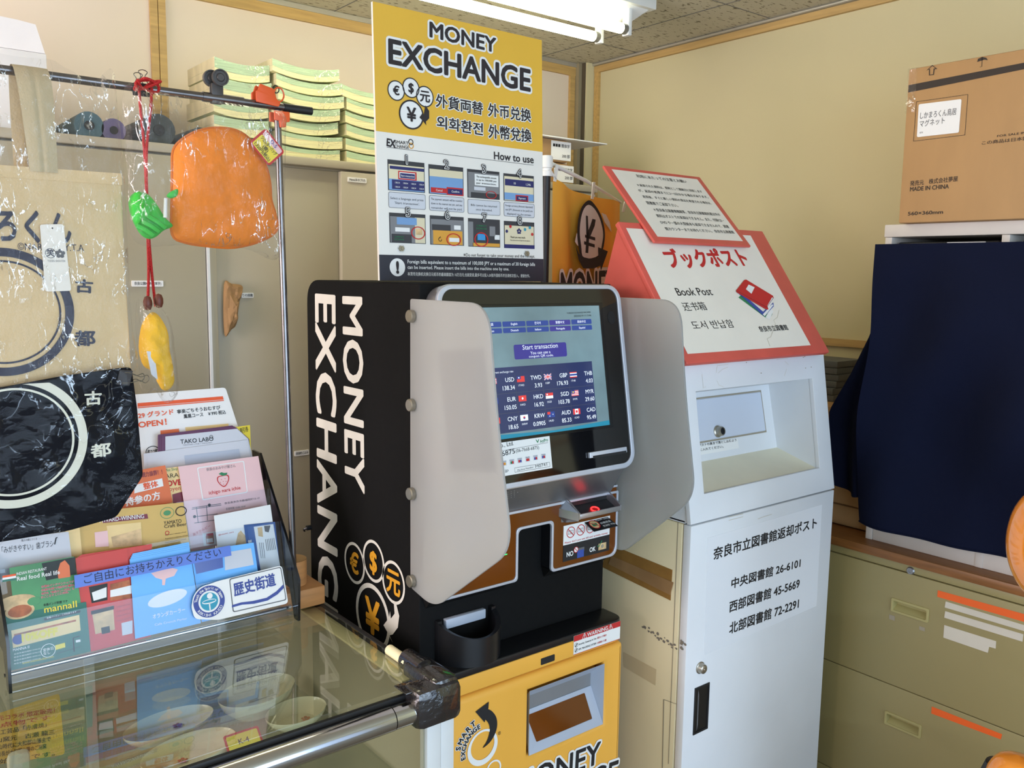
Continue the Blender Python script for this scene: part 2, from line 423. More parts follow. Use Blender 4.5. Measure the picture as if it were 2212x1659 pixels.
mk('sign_red', (214, 92, 80), .45, var=.07, vs=12)
mk('sign_paper', (240, 233, 220), .55, var=.03, vs=9)
mk('brown_tape', (160, 118, 62), .25, var=.1, vs=30, coat=.5)
mk('scuff_dark', (128, 120, 108), .7)
mk('scuff', (156, 146, 126), .7)
mk('file_olive', (152, 140, 94), .45, var=.04, vs=2)
mk('file_handle', (168, 158, 104), .5)
mk('oak', (132, 86, 44), .4, var=.2, vs=5, stretch=(25, 2, 25))
mk('tape_orange', (238, 100, 30), .5)
mk('tape_cream', (206, 200, 184), .6)
mk('shelf_white', (214, 208, 200), .45)
mk('cloth_navy', (9, 16, 40), .85, spec=.15, var=.08, vs=8, bump=.08, bs=200)
mk('book_grey', (98, 100, 100), .7)
mk('gloss_orange', (238, 148, 50), .12, var=.02, coat=.6)
mk('wood_raw', (186, 130, 76), .55, var=.16, vs=5, stretch=(2, 2, 20))
mk('wood_end', (206, 160, 104), .6, var=.12, vs=14)
mk('leaf_pink', (240, 196, 194), .5, var=.02)
mk('leaf_purple', (96, 44, 82), .45)
mk('leaf_orange', (224, 110, 52), .45)
mk('leaf_gold', (216, 176, 92), .45, var=.08)
mk('leaf_cream', (238, 206, 140), .45, var=.12, vs=12)
mk('leaf_green', (70, 142, 84), .45, var=.3, vs=9)
mk('leaf_dkgreen', (24, 104, 84), .45)
mk('leaf_red', (208, 58, 46), .45)
mk('leaf_sky_reflection', (106, 182, 246), .4, var=.08)  # daylight reflected in the clear pocket is put into this blue
mk('leaf_blue', (44, 86, 150), .45)
mk('leaf_wine', (126, 40, 58), .5)
mk('label_blue', (84, 118, 206), .4)
mk('food_brown', (176, 96, 50), .5, var=.4, vs=60)
mk('food_tan', (214, 180, 130), .5, var=.3, vs=60)
mk('teal', (40, 150, 176), .5)
mk('screen_pale', (122, 144, 148), .15, var=.3, vs=5, emit=.09)
mk('screen_navy', (46, 54, 92), .15, var=.15, vs=9, emit=.22)
mk('screen_blue', (48, 70, 140), .15, var=.1, emit=.25)
mk('screen_purple', (62, 56, 138), .15, var=.1, emit=.25)
mk('screen_white', (226, 230, 236), .15, var=.02, emit=.4)
mk('screen_red', (210, 60, 60), .15, emit=.4)
mk('screen_gold', (226, 190, 60), .15, emit=.4)
mk('screen_dark', (20, 28, 40), .15, emit=.1)
mk('pic_cream', (226, 214, 180), .5); mk('pic_blue', (120, 160, 206), .5); mk('pic_grey', (130, 130, 132), .5); mk('pic_navy', (40, 42, 100), .5)
mk('pic_dark', (58, 58, 62), .5); mk('pic_yellow', (222, 160, 60), .5); mk('pic_cyan', (60, 150, 210), .5)
# ceiling tile with worm-hole fissures
def ceiling_mat():
    m = mk('ceiling_tile', (196, 190, 168), .9, var=.04, vs=3); nt = m.node_tree; b = nt.nodes['Principled BSDF']
    tc = nt.nodes.new('ShaderNodeTexCoord'); mp = nt.nodes.new('ShaderNodeMapping'); mp.inputs['Scale'].default_value = (34, 110, 1)
    n = nt.nodes.new('ShaderNodeTexNoise'); n.inputs['Scale'].default_value = 1.0; n.inputs['Detail'].default_value = 2
    r = nt.nodes.new('ShaderNodeValToRGB'); r.color_ramp.elements[0].position = .36; r.color_ramp.elements[1].position = .40
    r.color_ramp.elements[0].color = (.34, .31, .25, 1); r.color_ramp.elements[1].color = (1, 1, 1, 1)
    mx = nt.nodes.new('ShaderNodeMix'); mx.data_type = 'RGBA'; mx.blend_type = 'MULTIPLY'; mx.inputs[0].default_value = 1
    old = b.inputs['Base Color'].links[0].from_socket
    nt.links.new(tc.outputs['Object'], mp.inputs[0]); nt.links.new(mp.outputs[0], n.inputs['Vector']); nt.links.new(n.outputs['Fac'], r.inputs[0])
    nt.links.new(old, mx.inputs[6]); nt.links.new(r.outputs[0], mx.inputs[7]); nt.links.new(mx.outputs[2], b.inputs['Base Color'])
ceiling_mat()

# ------------------------------------------------------------------ the room
XR, YB, ZC, XL, YF = 2.55, 2.74, 2.345, -2.1, -2.4
def struct(name, mb): return mb.build(name, kind='structure')
struct('floor', MB().box((XL, XR), (YF, YB), (-.06, 0), 'floor_lino'))
struct('ceiling', MB().box((XL-.1, XR+.1), (YF-.1, YB+.1), (ZC, ZC+.06), 'ceiling_tile'))
g = MB()
for k in range(7): g.box((XL, XR), (YB-.30-.6*k-.0012, YB-.30-.6*k+.0012), (ZC-.001, ZC+.002), 'ink_grey')
for k in range(5): g.box((XR-.25-.9*k-.0012, XR-.25-.9*k+.0012), (YF, YB), (ZC-.0012, ZC+.002), 'ink_grey')
struct('trim_1', g)
struct('wall_back', MB().box((XL, XR), (YB, YB+.1), (0, ZC), 'wall_paint_back'))
struct('wall_right', MB().box((XR, XR+.1), (YF, YB+.1), (0, ZC), 'wall_paint'))
b = MB()          # left wall with an unseen window opening for the added light
b.box((XL-.1, XL), (YF, .8), (0, ZC), 'wall_paint_back'); b.box((XL-.1, XL), (2.6, YB+.1), (0, ZC), 'wall_paint_back')
b.box((XL-.1, XL), (.8, 2.6), (0, .75), 'wall_paint_back'); b.box((XL-.1, XL), (.8, 2.6), (2.25, ZC), 'wall_paint_back'); struct('wall_left', b)
b = MB()          # shop front: open glazed front below a lintel
b.box((XL-.1, -.95), (YF-.1, YF), (0, ZC), 'wall_paint'); b.box((2.4, XR+.1), (YF-.1, YF), (0, ZC), 'wall_paint')
b.box((-.95, 2.4), (YF-.1, YF), (2.28, ZC), 'wall_paint'); struct('wall_front', b)
b = MB()
for x in (-.95, .70, 2.36): b.box((x, x+.04), (YF-.07, YF-.03), (0, 2.28), 'alu')
b.box((-.95, 2.4), (YF-.07, YF-.03), (0, .08), 'alu'); b.box((-.95, 2.4), (YF-.07, YF-.03), (2.24, 2.28), 'alu'); struct('window_1', b)
b = MB()
for y in (.8, 1.68, 2.56): b.box((XL-.07, XL-.03), (y, y+.04), (.75, 2.25), 'alu')
b.box((XL-.07, XL-.03), (.8, 2.6), (.75, .79), 'alu'); b.box((XL-.07, XL-.03), (.8, 2.6), (2.21, 2.25), 'alu'); struct('window_2', b)
struct('trim_2', MB().box((XL, 2.50), (YB-.012, YB-.0005), (2.295, 2.328), 'pine').box((XL, 2.50), (YB-.016, YB-.0005), (2.328, ZC-.001), 'alu'))
struct('trim_3', MB().box((XR-.014, XR-.0005), (YF+.01, YB-.06), (2.308, 2.332), 'pine_y').box((XR-.012, XR-.0005), (YF+.01, YB-.06), (2.332, ZC-.008), 'post_paint')
       .tube([(XR-.018, YF+.02, ZC-.006), (XR-.018, YB-.05, ZC-.006)], .006, 'alu'))
struct('trim_4', MB().box((.815, .836), (YB-.01, YB-.0005), (0, 2.295), 'pine').box((.838, .859), (YB-.01, YB-.0005), (0, 2.295), 'pine'))
struct('trim_5', MB().box((2.452, 2.478), (YB-.012, YB-.0005), (0, 2.295), 'pine'))
struct('trim_6', MB().box((XR-.012, XR-.0005), (YB-.085, YB-.060), (0, 2.308), 'pine'))
struct('trim_7', MB().box((2.480, 2.497), (YB-.03, YB-.0005), (0, ZC-.001), 'post_paint').box((2.500, XR-.0005), (YB-.058, YB-.0005), (0, ZC-.001), 'wall_paint').box((2.497, 2.501), (YB-.05, YB-.0005), (0, ZC-.001), 'shadow_gap'))
struct('trim_8', MB().box((XR-.014, XR-.0005), (YF+.01, YB-.09), (1.282, 1.305), 'pine_y'))
struct('baseboard_right', MB().box((XR-.012, XR-.0005), (YF+.01, YB-.09), (.001, .07), 'cabinet_dark'))

# ceiling light
t = thing('fluorescent_light', 'twin tube fluorescent light fixture mounted on the ceiling', 'ceiling light', (1.45, 2.04, ZC))
MB().box((.80, 2.10), (1.945, 2.155), (2.312, ZC-.001), 'white_enamel', .004).build('housing', t)
MB().add([Vector(q) for q in ((.86, 2.01, 2.272), (2.04, 2.01, 2.272), (2.04, 2.09, 2.272), (.86, 2.09, 2.272), (.82, 1.96, 2.312), (2.08, 1.96, 2.312), (2.08, 2.14, 2.312), (.82, 2.14, 2.312))],
         [(0, 1, 2, 3), (0, 4, 5, 1), (1, 5, 6, 2), (2, 6, 7, 3), (3, 7, 4, 0)], 'white_enamel').build('reflector', t)
for y in (1.982, 2.104):
    tb = MB().tube([(.86, y, 2.245), (1.985, y, 2.245)], .0155, 'tube_glow', 16).build('tube', t)
    MB().tube([(1.984, y, 2.245), (2.003, y, 2.245)], .0158, 'tube_cap', 16).build('end_cap', tb)
    MB().box((2.002, 2.018), (y-.014, y+.014), (2.226, 2.312), 'white_enamel', .003).build('lamp_holder', t)
    MB().box((.842, .858), (y-.014, y+.014), (2.226, 2.312), 'white_enamel', .003).build('lamp_holder', t)

# ------------------------------------------------------------------ sliding door cabinet against the back wall
CX0, CX1, CY, CZ = -.45, 2.16, 2.25, 1.802
t = thing('storage_cabinet', 'long grey steel sliding door cabinet along the back wall', 'cabinet', (.85, 2.48, 0))
b = MB(); b.box((CX0, CX1), (CY+.03, YB-.03), (.001, CZ-.022), 'cabinet_grey'); b.box((CX0, CX1), (CY-.002, YB-.03), (CZ-.022, CZ), 'cabinet_grey', .003)
b.box((CX0, CX1), (CY, YB-.03), (.001, .06), 'cabinet_dark'); b.build('body', t)
pc = PY(CY)
def cdoor(x0, x1, y):
    b = MB().box((x0, x1), (y, y+.02), (.06, CZ-.028), 'cabinet_grey', .002); return b.build('sliding_door', t)
def plate(par, p0, p1, pt, s, y):
    pl = PY(y-.003); a = pl.px(*p0); c = pl.px(*p1); h = pl.px(*pt)[1]-a[1]
    b = MB(); b.prism([rrect(a[0], a[1], c[0], a[1]+h, .002)], pl, -.003, 0, 'label_white')
    if s: b.text(s, pl, (a[0]+c[0])/2, a[1]+h*.3, h*.42, 'ink', .0004, .012, align='C', wd=(c[0]-a[0])*.85)
    b.build('name_plate', par)
d1 = cdoor(CX0+.01, .787, CY); plate(d1, (285, 619), (353, 616), (285, 606), '奈良公園MAP(繁体字)', CY)
MB().box((.789, .796), (CY-.004, CY+.02), (.06, CZ-.028), 'white_enamel').build('door_edge', d1)
d2 = cdoor(.815, 1.178, CY+.021); plate(d2, (522, 643.5), (548, 643), (522, 632.5), 'りの図鑑', CY+.021); plate(d2, (637, 986), (668, 988), (637, 975), '奈良町ごよみ', CY+.021)
d3 = cdoor(1.172, CX1-.01, CY); plate(d3, (752, 392.5), (792, 395.5), (752, 382), 'Nara(まのプげ)', CY)
MB().box((.797, .815), (CY+.002, CY+.04), (.06, CZ-.028), 'cabinet_grey', .002).build('centre_stile', t)
# crumpled kraft paper stuck in the door gap
pl = PY(CY+.004); lp = [pl.px(*q) for q in [(483, 614), (500, 613), (523, 618), (520, 640), (514, 662), (510, 700), (499, 712), (484, 722)]]
tag(MB().inflate(smooth_loop(lp, 4), pl, .002, .012, 'kraft_dark', wr=.008, ws=40).build('kraft_paper', ang=.25), 'crumpled brown paper stuck in the gap of the grey cabinet door', 'paper')

# bundled booklets on the cabinet
BG = 'shrink wrapped booklet bundles on the cabinet'
def bundle(x0, x1, z, h, sag, y0, cm, green, label):
    t = thing('booklet_bundle', label, 'booklets', ((x0+x1)/2, y0+.1, z), BG)
    sp_ = random.uniform(.36, .66)
    def blk(za, zb, m, nm):
        b = MB(); NX = 10; D = .21
        def zz(u, zq): return zq + sag*((2*u-1)**2) * (1 if sag > 0 else 1)
        top = lambda u, v: Vector((x0+(x1-x0)*u, y0+D*v, zz(u, zb) - .0)); bot = lambda u, v: Vector((x0+(x1-x0)*u, y0+D*v, zz(u, za)))
        b.grid(top, NX, 2, m if nm != 'top_booklets' else m); b.grid(lambda u, v: bot(1-u, v), NX, 2, m)
        b.grid(lambda u, v: Vector((x0+(x1-x0)*u, y0, zz(u, za+(zb-za)*v))), NX, 2, m); b.grid(lambda u, v: Vector((x1-(x1-x0)*u, y0+D, zz(1-u, za+(zb-za)*v))), NX, 2, m)
        b.grid(lambda u, v: Vector((x0, y0+D-D*u, zz(0, za+(zb-za)*v))), 4, 2, 'book_cover'); b.grid(lambda u, v: Vector((x1, y0+D*u, zz(1, za+(zb-za)*v))), 4, 2, m)
        b.build(nm, t)
    blk(z, z+h*sp_, 'book_cream', 'lower_booklets'); blk(z+h*sp_+.0004, z+h, green, 'upper_booklets')
    b = MB(); e = .0016
    f = lambda u, zq: zq + sag*((2*u-1)**2)
    b.grid(lambda u, v: Vector((x0-e+(x1-x0+2*e)*u, y0-e-.0012*noise.noise(Vector((u*9, v*4, z*40))), f(u, z+(h)*v))), 16, 4, 'film_tight'); b.build('shrink_wrap', t)
ordn = ['bottom', 'second from bottom', 'third from bottom', 'fourth from bottom', 'fifth from bottom', 'sixth from bottom', 'seventh from bottom', 'eighth from bottom', 'top']
def stack(x0, x1, z0, z1, n, sag, nm, y0):
    h = (z1-z0-sag)/n
    for k in range(n):
        j = random.uniform(-.010, .010); o = 'topmost' if k == n-1 else ordn[k]
        bundle(x0+j, x1+j, z0+k*h+.0006, h-.0045, sag if k > 1 else sag*.6, y0+random.uniform(0, .012), 0, 'book_green', f'{o} shrink wrapped booklet bundle in the {nm} stack on the cabinet')
stack(.858, 1.008, CZ, 2.052, 5, .010, 'left', 2.33)
stack(1.016, 1.214, CZ, 2.068, 7, .013, 'middle', 2.32)
stack(1.225, 1.42, CZ, 2.030, 6, .013, 'right', 2.32)

# white carton and dark rolls on the left end of the cabinet
t = thing('white_carton', 'white cardboard box with raised flap on the cabinet behind the bag rail', 'box', (.22, 2.45, CZ))
MB().box((.0, .455), (2.31, 2.58), (CZ+.0005, 1.985), 'white_card', .003).build('carton', t)
pf = Plane((0, 2.313, 1.985), (1, 0, 0), (0, .05, 1)); MB().prism([[(.0, 0), (.452, 0), (.436, .062), (.40, .066), (.0, .085)]], pf, 0, .003, 'white_card').build('flap', t)
RG = 'dark rolls on the cabinet top'
for px, py, r, m, l in ((192, 253, .033, 'roll_teal', 'teal round roll lying on the cabinet under the beige strap side'), (245, 262, .028, 'roll_purple', 'dull purple roll lying beside the teal roll on the cabinet'),
                        (343, 258, .040, 'roll_dark', 'largest dark mottled roll on the cabinet behind the red cord'), (432, 262, .029, 'roll_dark', 'grey black roll on the cabinet above the orange pouch'), (472, 268, .017, 'roll_dark', 'smallest dark roll on the cabinet nearest the booklet stacks')):
    c = PY(2.32).P(px, py); c.z = CZ+r+.0005
    tag(MB().tube([(c.x, 2.32, c.z), (c.x, 2.60, c.z)], r, m, 20).tube([(c.x, 2.3175, c.z), (c.x, 2.3205, c.z)], r*.35, 'ink', 12).build('material_roll'), l, 'roll', RG)

# kraft packages on the right end of the cabinet, a thin board on top
KG = 'kraft packages on the cabinet by the corner'
for k, (x1, z0, z1, l) in enumerate(((2.06, CZ+.0005, 1.872, 'lower brown paper package with white label behind the yellow flag'), (2.055, 1.874, 1.950, 'upper brown paper package with white label behind the yellow flag'))):
    t = thing('paper_package', l, 'package', (1.9, 2.42, z0), KG)
    MB().box((1.70, x1), (2.29, 2.55), (z0, z1), 'kraft', .008).build('wrapping', t)
    p = PY(2.29); b = MB(); u0 = p.px(1196, 0)[0] + (0.0 if k else .015); b.flat([rrect(u0, z0+.008, u0+.09, z1-.006)], p, .001, 'label_white')
    b.text('■■■ 簡体字', p, u0+.008, z1-.025, .009, 'ink', .0015, .01); b.text('200 部', p, u0+.05, z0+.018, .009, 'ink', .0015, .01); b.build('label', t)
tag(MB().box((1.62, 2.22), (2.27, 2.56), (1.9515, 1.955), 'label_white').build('thin_board'), 'thin pale board lying over the brown packages by the corner', 'board')

# ------------------------------------------------------------------ money exchange machine
MX0, MX1 = .88, 1.38
mach = thing('exchange_machine', 'black and yellow currency exchange machine with touch screen standing between counter and book post', 'exchange machine', (1.13, 1.6, 0))
# black cabinet: rounded top corners seen from the side
pS = PXl(MX0)                     # u = -y, v = z
side = round_poly([(-1.865, .002), (-1.386, .002), (-1.386, 1.478), (-1.865, 1.478)], [0, 0, .004, .055], 8)
b = MB(); b.prism([side], Plane((MX0, 0, 0), (0, -1, 0), (0, 0, 1)), -(MX1-MX0), 0, 'machine_black', .004); body = b.build('body', mach, solid=True)
# lettering on the side
b = MB()
def sidetext(s, p0, p1, pt): b.ptext(s, pS, p0, p1, pt, 'side_print', .0012, .022)
sidetext('MONEY', (741, 642), (747, 1049), (783, 645)); sidetext('EXCHANGE', (682, 637), (690, 1344), (725, 641))
def coin(c, top, ch, r_px, m_ring, m_in, m_ch, pl, n, k=.62):
    cu, cv = pl.px(*c); r = abs(pl.px(*top)[1]-cv)
    b.flat([ell(cu, cv, r), ell(cu, cv, r*.86)], pl, n, m_ring)
    if m_in: b.flat([ell(cu, cv, r*.86)], pl, n-.0003, m_in)
    b.text(ch, pl, cu, cv-r*k*.55, r*k*1.1, m_ch, n+.0003, .03, align='C'); return cu, cv, r
coin((767, 1216), (767, 1172), '€', 0, 'side_print', None, 'ink_gold', pS, .0015, .85)
coin((808, 1212), (808, 1167), '$', 0, 'side_print', None, 'ink_gold', pS, .0015, .85)
coin((851, 1258), (851, 1212), '元', 0, 'side_print', None, 'ink_gold', pS, .0015, .80)
coin((806, 1333), (806, 1262), '¥', 0, 'side_print', None, 'ink_gold', pS, .0015, .9)
b.flatpx([(852, 1296), (858, 1306), (864, 1330), (861, 1355), (850, 1370), (843, 1372), (850, 1388), (840, 1368), (830, 1350), (842, 1334), (844, 1320), (846, 1336), (854, 1325)], pS, .0018, 'side_print')
b.build('side_lettering', mach, smooth=False)
c = pS.P(671, 1139); MB().tube([c+Vector((.001, 0, 0)), c+Vector((-.010, 0, 0))], .006, 'black_plastic', 14).tube(spline([c+Vector((-.009, 0, 0)), c+Vector((-.014, .006, -.004)), c+Vector((-.010, .012, -.010))], 4), .0025, 'black_plastic', 8).build('side_lock', mach)
# tilted upper housing with the screen
pF = Plane((0, 1.352, 1.452), (1, 0, 0), (0, .168, .986))
HU0, HU1, HV0, HV1 = .893, 1.374, -.372, .026
hous = rrect(HU0, HV0, HU1, HV1, .036, 8)
up = MB().prism([hous], pF, -.055, -.002, 'silver').build('screen_housing', mach, solid=True)
MB().prism([rrect(HU0+.002, HV0+.002, HU1-.002, HV1-.002, .034, 8), rrect(HU0+.012, HV0+.012, HU1-.012, HV1-.010, .026, 8)], pF, -.004, .003, 'silver_trim', .001).build('bezel_trim', up, solid=True)
MB().prism([rrect(HU0+.012, HV0+.012, HU1-.012, HV1-.010, .026, 8)], pF, -.006, .0005, 'gloss_black').build('face_panel', up)
MB().prism([rrect(HU0+.02, HV0+.02, HU1-.02, HV1-.012, .03, 6)], pF, -.10, -.054, 'machine_black').build('housing_back', up)
# housing chin back to the lower panel
b = MB(); q = [pF.at(HU0+.004, HV0+.03, -.004), pF.at(HU1-.004, HV0+.03, -.004), pF.at(HU0+.03, HV0+.003, -.004), pF.at(HU1-.03, HV0+.003, -.004)]
c0, c1 = Vector((HU0+.012, 1.352, 1.018)), Vector((HU1-.012, 1.352, 1.018))
b.add([q[2], q[3], c1, c0, c0+Vector((0, .05, 0)), c1+Vector((0, .05, 0)), q[2]+Vector((0, .09, .02)), q[3]+Vector((0, .09, .02))], [(0, 1, 2, 3), (3, 2, 5, 4), (0, 3, 4, 6), (1, 7, 5, 2)], 'grey_metal'); chin = b.build('chin', up)
pCh = Plane(c0, (1, 0, 0), q[2]-c0); b = MB()
for k in range(5):
    for j in range(4 if k < 4 else 1):
        a = pCh.px(1090+k*7, 1064.5-k*1.4+j*4.2+(4 if k == 4 else 0)); b.flat([ell(a[0], a[1], .0007, seg=8)], pCh, .0006, 'paper')
b.build('speaker_holes', up)
# the screen: symmetric in the face
su1 = pF.px(1297, 658)[0]-.006; sv1 = pF.px(1299, 660)[1]; sv0 = pF.px(1321, 917)[1]; su0 = HU0+HU1-su1-.045
scr = MB().prism([rrect(su0-.006, sv0-.006, su1+.010, sv1+.006), rrect(su0, sv0, su1, sv1)], pF, .0, .0022, 'smoked_acrylic', .0006).build('screen', up)
b = MB(); b.flat([rrect(su0, sv0, su1, sv1)], pF, .0010, 'screen_pale'); b.build('display', scr)
b = MB()
sw, sh_ = su1-su0, sv1-sv0
def pq(px, py): return pF.px(px, py, .001)
langs = [['日本語', 'English', '한국어', '繁體中文', '简体中文'], ['Français', 'Deutsch', 'Italiano', 'Português', 'Español']]
ua, ub = pq(1084, 700)[0], pq(1279, 700)[0]; pitch = (ub-ua)/4+.0022
for r_ in range(2):
    for k in range(5):
        x0 = ub-(5-k)*((ub-ua)/4)+.0015; x1 = x0+(ub-ua)/4-.003; y1 = pq(1279, 689 if r_ == 0 else 702)[1]; y0 = pq(1279, 699.5 if r_ == 0 else 712)[1]
        b.flat([rrect(x0, y0, x1, y1, .002, 3)], pF, .0013, 'screen_purple' if k == 3 else 'screen_blue')
        b.text(langs[r_][k], pF, (x0+x1)/2, y0+(y1-y0)*.3, (y1-y0)*.42, 'screen_white', .0016, .004, align='C')
b.ptext('FOREIGN EXCHANGE MACHINE', pF, (1224, 678.5), (1275, 676), (1224, 675), 'ink', .0014); b.ptext('2025/02/19 11:13:46', pF, (1239, 685), (1276, 683), (1239, 681), 'ink', .0014)
# start button
A = pq(1112, 778); B = pq(1222, 736); b.flat([rrect(A[0], A[1]+.001, B[0], B[1]-.003, .004)], pF, .0013, 'screen_purple')
b.ptext('Start transaction', pF, (1128, 756), (1204, 751), (1128, 745.5), 'screen_white', .0016); b.ptext('You can use a', pF, (1145, 766), (1188, 763), (1145, 759.5), 'screen_white', .0016); b.ptext('coupon QR code.', pF, (1142, 774.5), (1195, 771), (1142, 767.5), 'screen_white', .0016)
# rate table
TA = pq(1290, 910); TB = pq(1280, 780); tx1 = pq(1281, 845)[0]+.004; tx0 = tx1-.83*(tx1-su0-.018); ty0, ty1 = TA[1], TB[1]
b.flat([rrect(tx0, ty0, tx1, ty1)], pF, .0012, 'screen_navy')
rates = [[('USD', '138.34'), ('TWD', '3.93'), ('GBP', '176.93'), ('THB', '4.03')], [('EUR', '150.05'), ('HKD', '16.92'), ('SGD', '103.78'), ('MYR', '29.60')], [('CNY', '18.65'), ('KRW', '0.0905'), ('AUD', '85.33'), ('CAD', '95.49')]]
cw = (tx1-tx0)/4; hd = (ty1-ty0)*.10; rh = (ty1-ty0-hd)/3
b.text('Current exchange rate', pF, tx0+.012, ty1-hd*.85, .0042, 'screen_white', .0016)
FL = {'USD': 'us', 'TWD': 'tw', 'GBP': 'gb', 'THB': 'th', 'EUR': 'eu', 'HKD': 'hk', 'SGD': 'sg', 'MYR': 'my', 'CNY': 'cn', 'KRW': 'kr', 'AUD': 'au', 'CAD': 'ca'}
def flag(c, x, y, w_, h_):
    R = lambda a0, b0, a1, b1, m, n=.0016: b.flat([rrect(x+w_*a0, y+h_*b0, x+w_*a1, y+h_*b1)], pF, n, m)
    C = lambda a, q, r, m, n=.0019: b.flat([ell(x+w_*a, y+h_*q, h_*r, seg=14)], pF, n, m)
    if c in ('us', 'my'):
        R(0, 0, 1, 1, 'screen_white')
        for k in range(4): R(0, k*.28, 1, k*.28+.14, 'screen_red', .0018)
        R(0, .45, .45, 1, 'screen_blue', .002)
        if c == 'my': C(.22, .72, .16, 'screen_gold', .0022)
    elif c == 'tw': R(0, 0, 1, 1, 'screen_red'); R(0, .5, .5, 1, 'screen_blue', .0018); C(.25, .75, .14, 'screen_white', .002)
    elif c == 'gb':
        R(0, 0, 1, 1, 'screen_blue'); 
        for m, wd, n in (('screen_white', .20, .0018), ('screen_red', .09, .002)):
            b.flat([stroke([(x, y), (x+w_, y+h_)], h_*wd)], pF, n, m); b.flat([stroke([(x+w_, y), (x, y+h_)], h_*wd)], pF, n, m)
            R(.5-wd*.5, 0, .5+wd*.5, 1, m, n+.0001); R(0, .5-wd*.7, 1, .5+wd*.7, m, n+.0001)
    elif c == 'th': R(0, 0, 1, 1, 'screen_red'); R(0, .17, 1, .83, 'screen_white', .0018); R(0, .34, 1, .66, 'screen_blue', .002)
    elif c == 'eu': R(0, 0, 1, 1, 'screen_blue'); [C(.5+.22*math.cos(k), .5+.33*math.sin(k), .05, 'screen_gold') for k in range(7)]
    elif c == 'hk': R(0, 0, 1, 1, 'screen_red'); C(.5, .5, .2, 'screen_white')
    elif c == 'sg': R(0, 0, 1, 1, 'screen_white'); R(0, .5, 1, 1, 'screen_red', .0018); C(.2, .75, .15, 'screen_white', .002)
    elif c == 'cn': R(0, 0, 1, 1, 'screen_red'); C(.22, .7, .13, 'screen_gold')
    elif c == 'kr': R(0, 0, 1, 1, 'screen_white'); C(.5, .5, .24, 'screen_red'); b.flat([[(x+w_*.5+h_*.24*math.cos(-k*math.pi/8), y+h_*.5+h_*.24*math.sin(-k*math.pi/8)) for k in range(9)]], pF, .002, 'screen_blue')
    elif c == 'au': R(0, 0, 1, 1, 'screen_blue'); R(0, .55, .4, 1, 'screen_red', .0018); C(.75, .5, .1, 'screen_white'); C(.3, .25, .1, 'screen_white')
    elif c == 'ca': R(0, 0, 1, 1, 'screen_white'); R(0, 0, .26, 1, 'screen_red', .0018); R(.74, 0, 1, 1, 'screen_red', .0018); C(.5, .5, .25, 'screen_red')
for r_ in range(3):
    for k in range(4):
        nm, val = rates[r_][k]; x0 = tx0+cw*k; y0 = ty1-hd-rh*(r_+1)
        b.text(nm, pF, x0+cw*.96, y0+rh*.58, rh*.22, 'screen_white', .0016, .004, align='R'); b.text(val, pF, x0+cw*.96, y0+rh*.17, rh*.22, 'screen_white', .0016, .004, align='R')
        flag(FL[nm], x0+cw*.06, y0+rh*.52, cw*.28, rh*.30); b.text('1'+nm, pF, x0+cw*.10, y0+rh*.30, rh*.10, 'screen_white', .0016)
        if k: b.flat([rrect(x0-.0002, y0+.001, x0+.0003, y0+rh-.001)], pF, .0014, 'ink_grey')
    if r_: b.flat([rrect(tx0+.004, ty1-hd-rh*r_-.0003, tx1-.004, ty1-hd-rh*r_+.0002)], pF, .0014, 'ink_grey')
b.flat([[(su0, sv0), (su1, sv0), (su1, sv0+.010), (su0+sw*.6, sv0+.004), (su0, sv0+.012)]], pF, .0012, 'teal')
b.build('screen_text', scr, smooth=False)
# contact sheet below the screen
a1 = pF.px(1187, 941); a0 = pF.px(1192.5, 1011); lx0 = .955
lab = MB().prism([rrect(lx0, a0[1], a0[0], a1[1])], pF, .0006, .0012, 'paper'); lab.ptext('ActPro', pF, (1166, 957), (1183, 953), (1166, 950), 'ink_green', .0014, .02)
lab.ptext('V', pF, (1157, 957), (1164, 956), (1157, 950), 'ink_green', .0014, .03)
lab.ptext('ActPro Co., Ltd.', pF, (1040, 976), (1109, 963), (1040, 965), 'ink', .0014, .004)
lab.ptext('050-3668-6875', pF, (1020, 1001), (1112, 979), (1020, 990), 'ink', .0014, .004); lab.ptext('(06-7668-6875)', pF, (1114, 980), (1164, 972), (1114, 970), 'ink', .0014)
lab.ptext('info@actpro.co.jp', pF, (1010, 1037), (1098, 1020), (1010, 1028), 'ink', .0014)
lab.flat([stroke([pF.px(1020, 985), pF.px(1183, 956)], .0006)], pF, .0014, 'ink')
for k, (nm, m1, m2) in enumerate((('English', 'ink_red', 'ink_gold'), ('Español', 'ink_red', 'ink_gold'), ('Portuguese', 'ink_green', 'ink_red'), ('ภาษาไทย', 'ink_red', 'ink_blue'), ('Tiếng Việt', 'ink_red', 'ink_red'), ('Français', 'ink_blue', 'ink_red'), ('Tagalog', 'ink_blue', 'ink_red'))):
    c = pF.px(1071+k*17, 1004-k*3.0); lab.flat([rrect(c[0]-.006, c[1]-.0045, c[0]+.006, c[1]+.0055)], pF, .0014, 'paper_grey')
    lab.flat([rrect(c[0]-.004, c[1]-.0035, c[0], c[1]+.0015)], pF, .0017, m1); lab.flat([rrect(c[0], c[1]-.0035, c[0]+.004, c[1]+.0015)], pF, .0017, m2); lab.text(nm, pF, c[0], c[1]+.0028, .002, 'ink', .0017, align='C', wd=.010)
m0 = pF.px(1111.5, 1022); m1_ = pF.px(1187.8, 998.5); m1b = pF.px(1187.5, 1007.5)
lab.flat([rrect(m0[0], m1b[1]-.0005, m1b[0], m1_[1]+.0005), rrect(m0[0]+.0006, m1b[1]+.0001, m1b[0]-.0006, m1_[1]-.0001)], pF, .0014, 'ink')
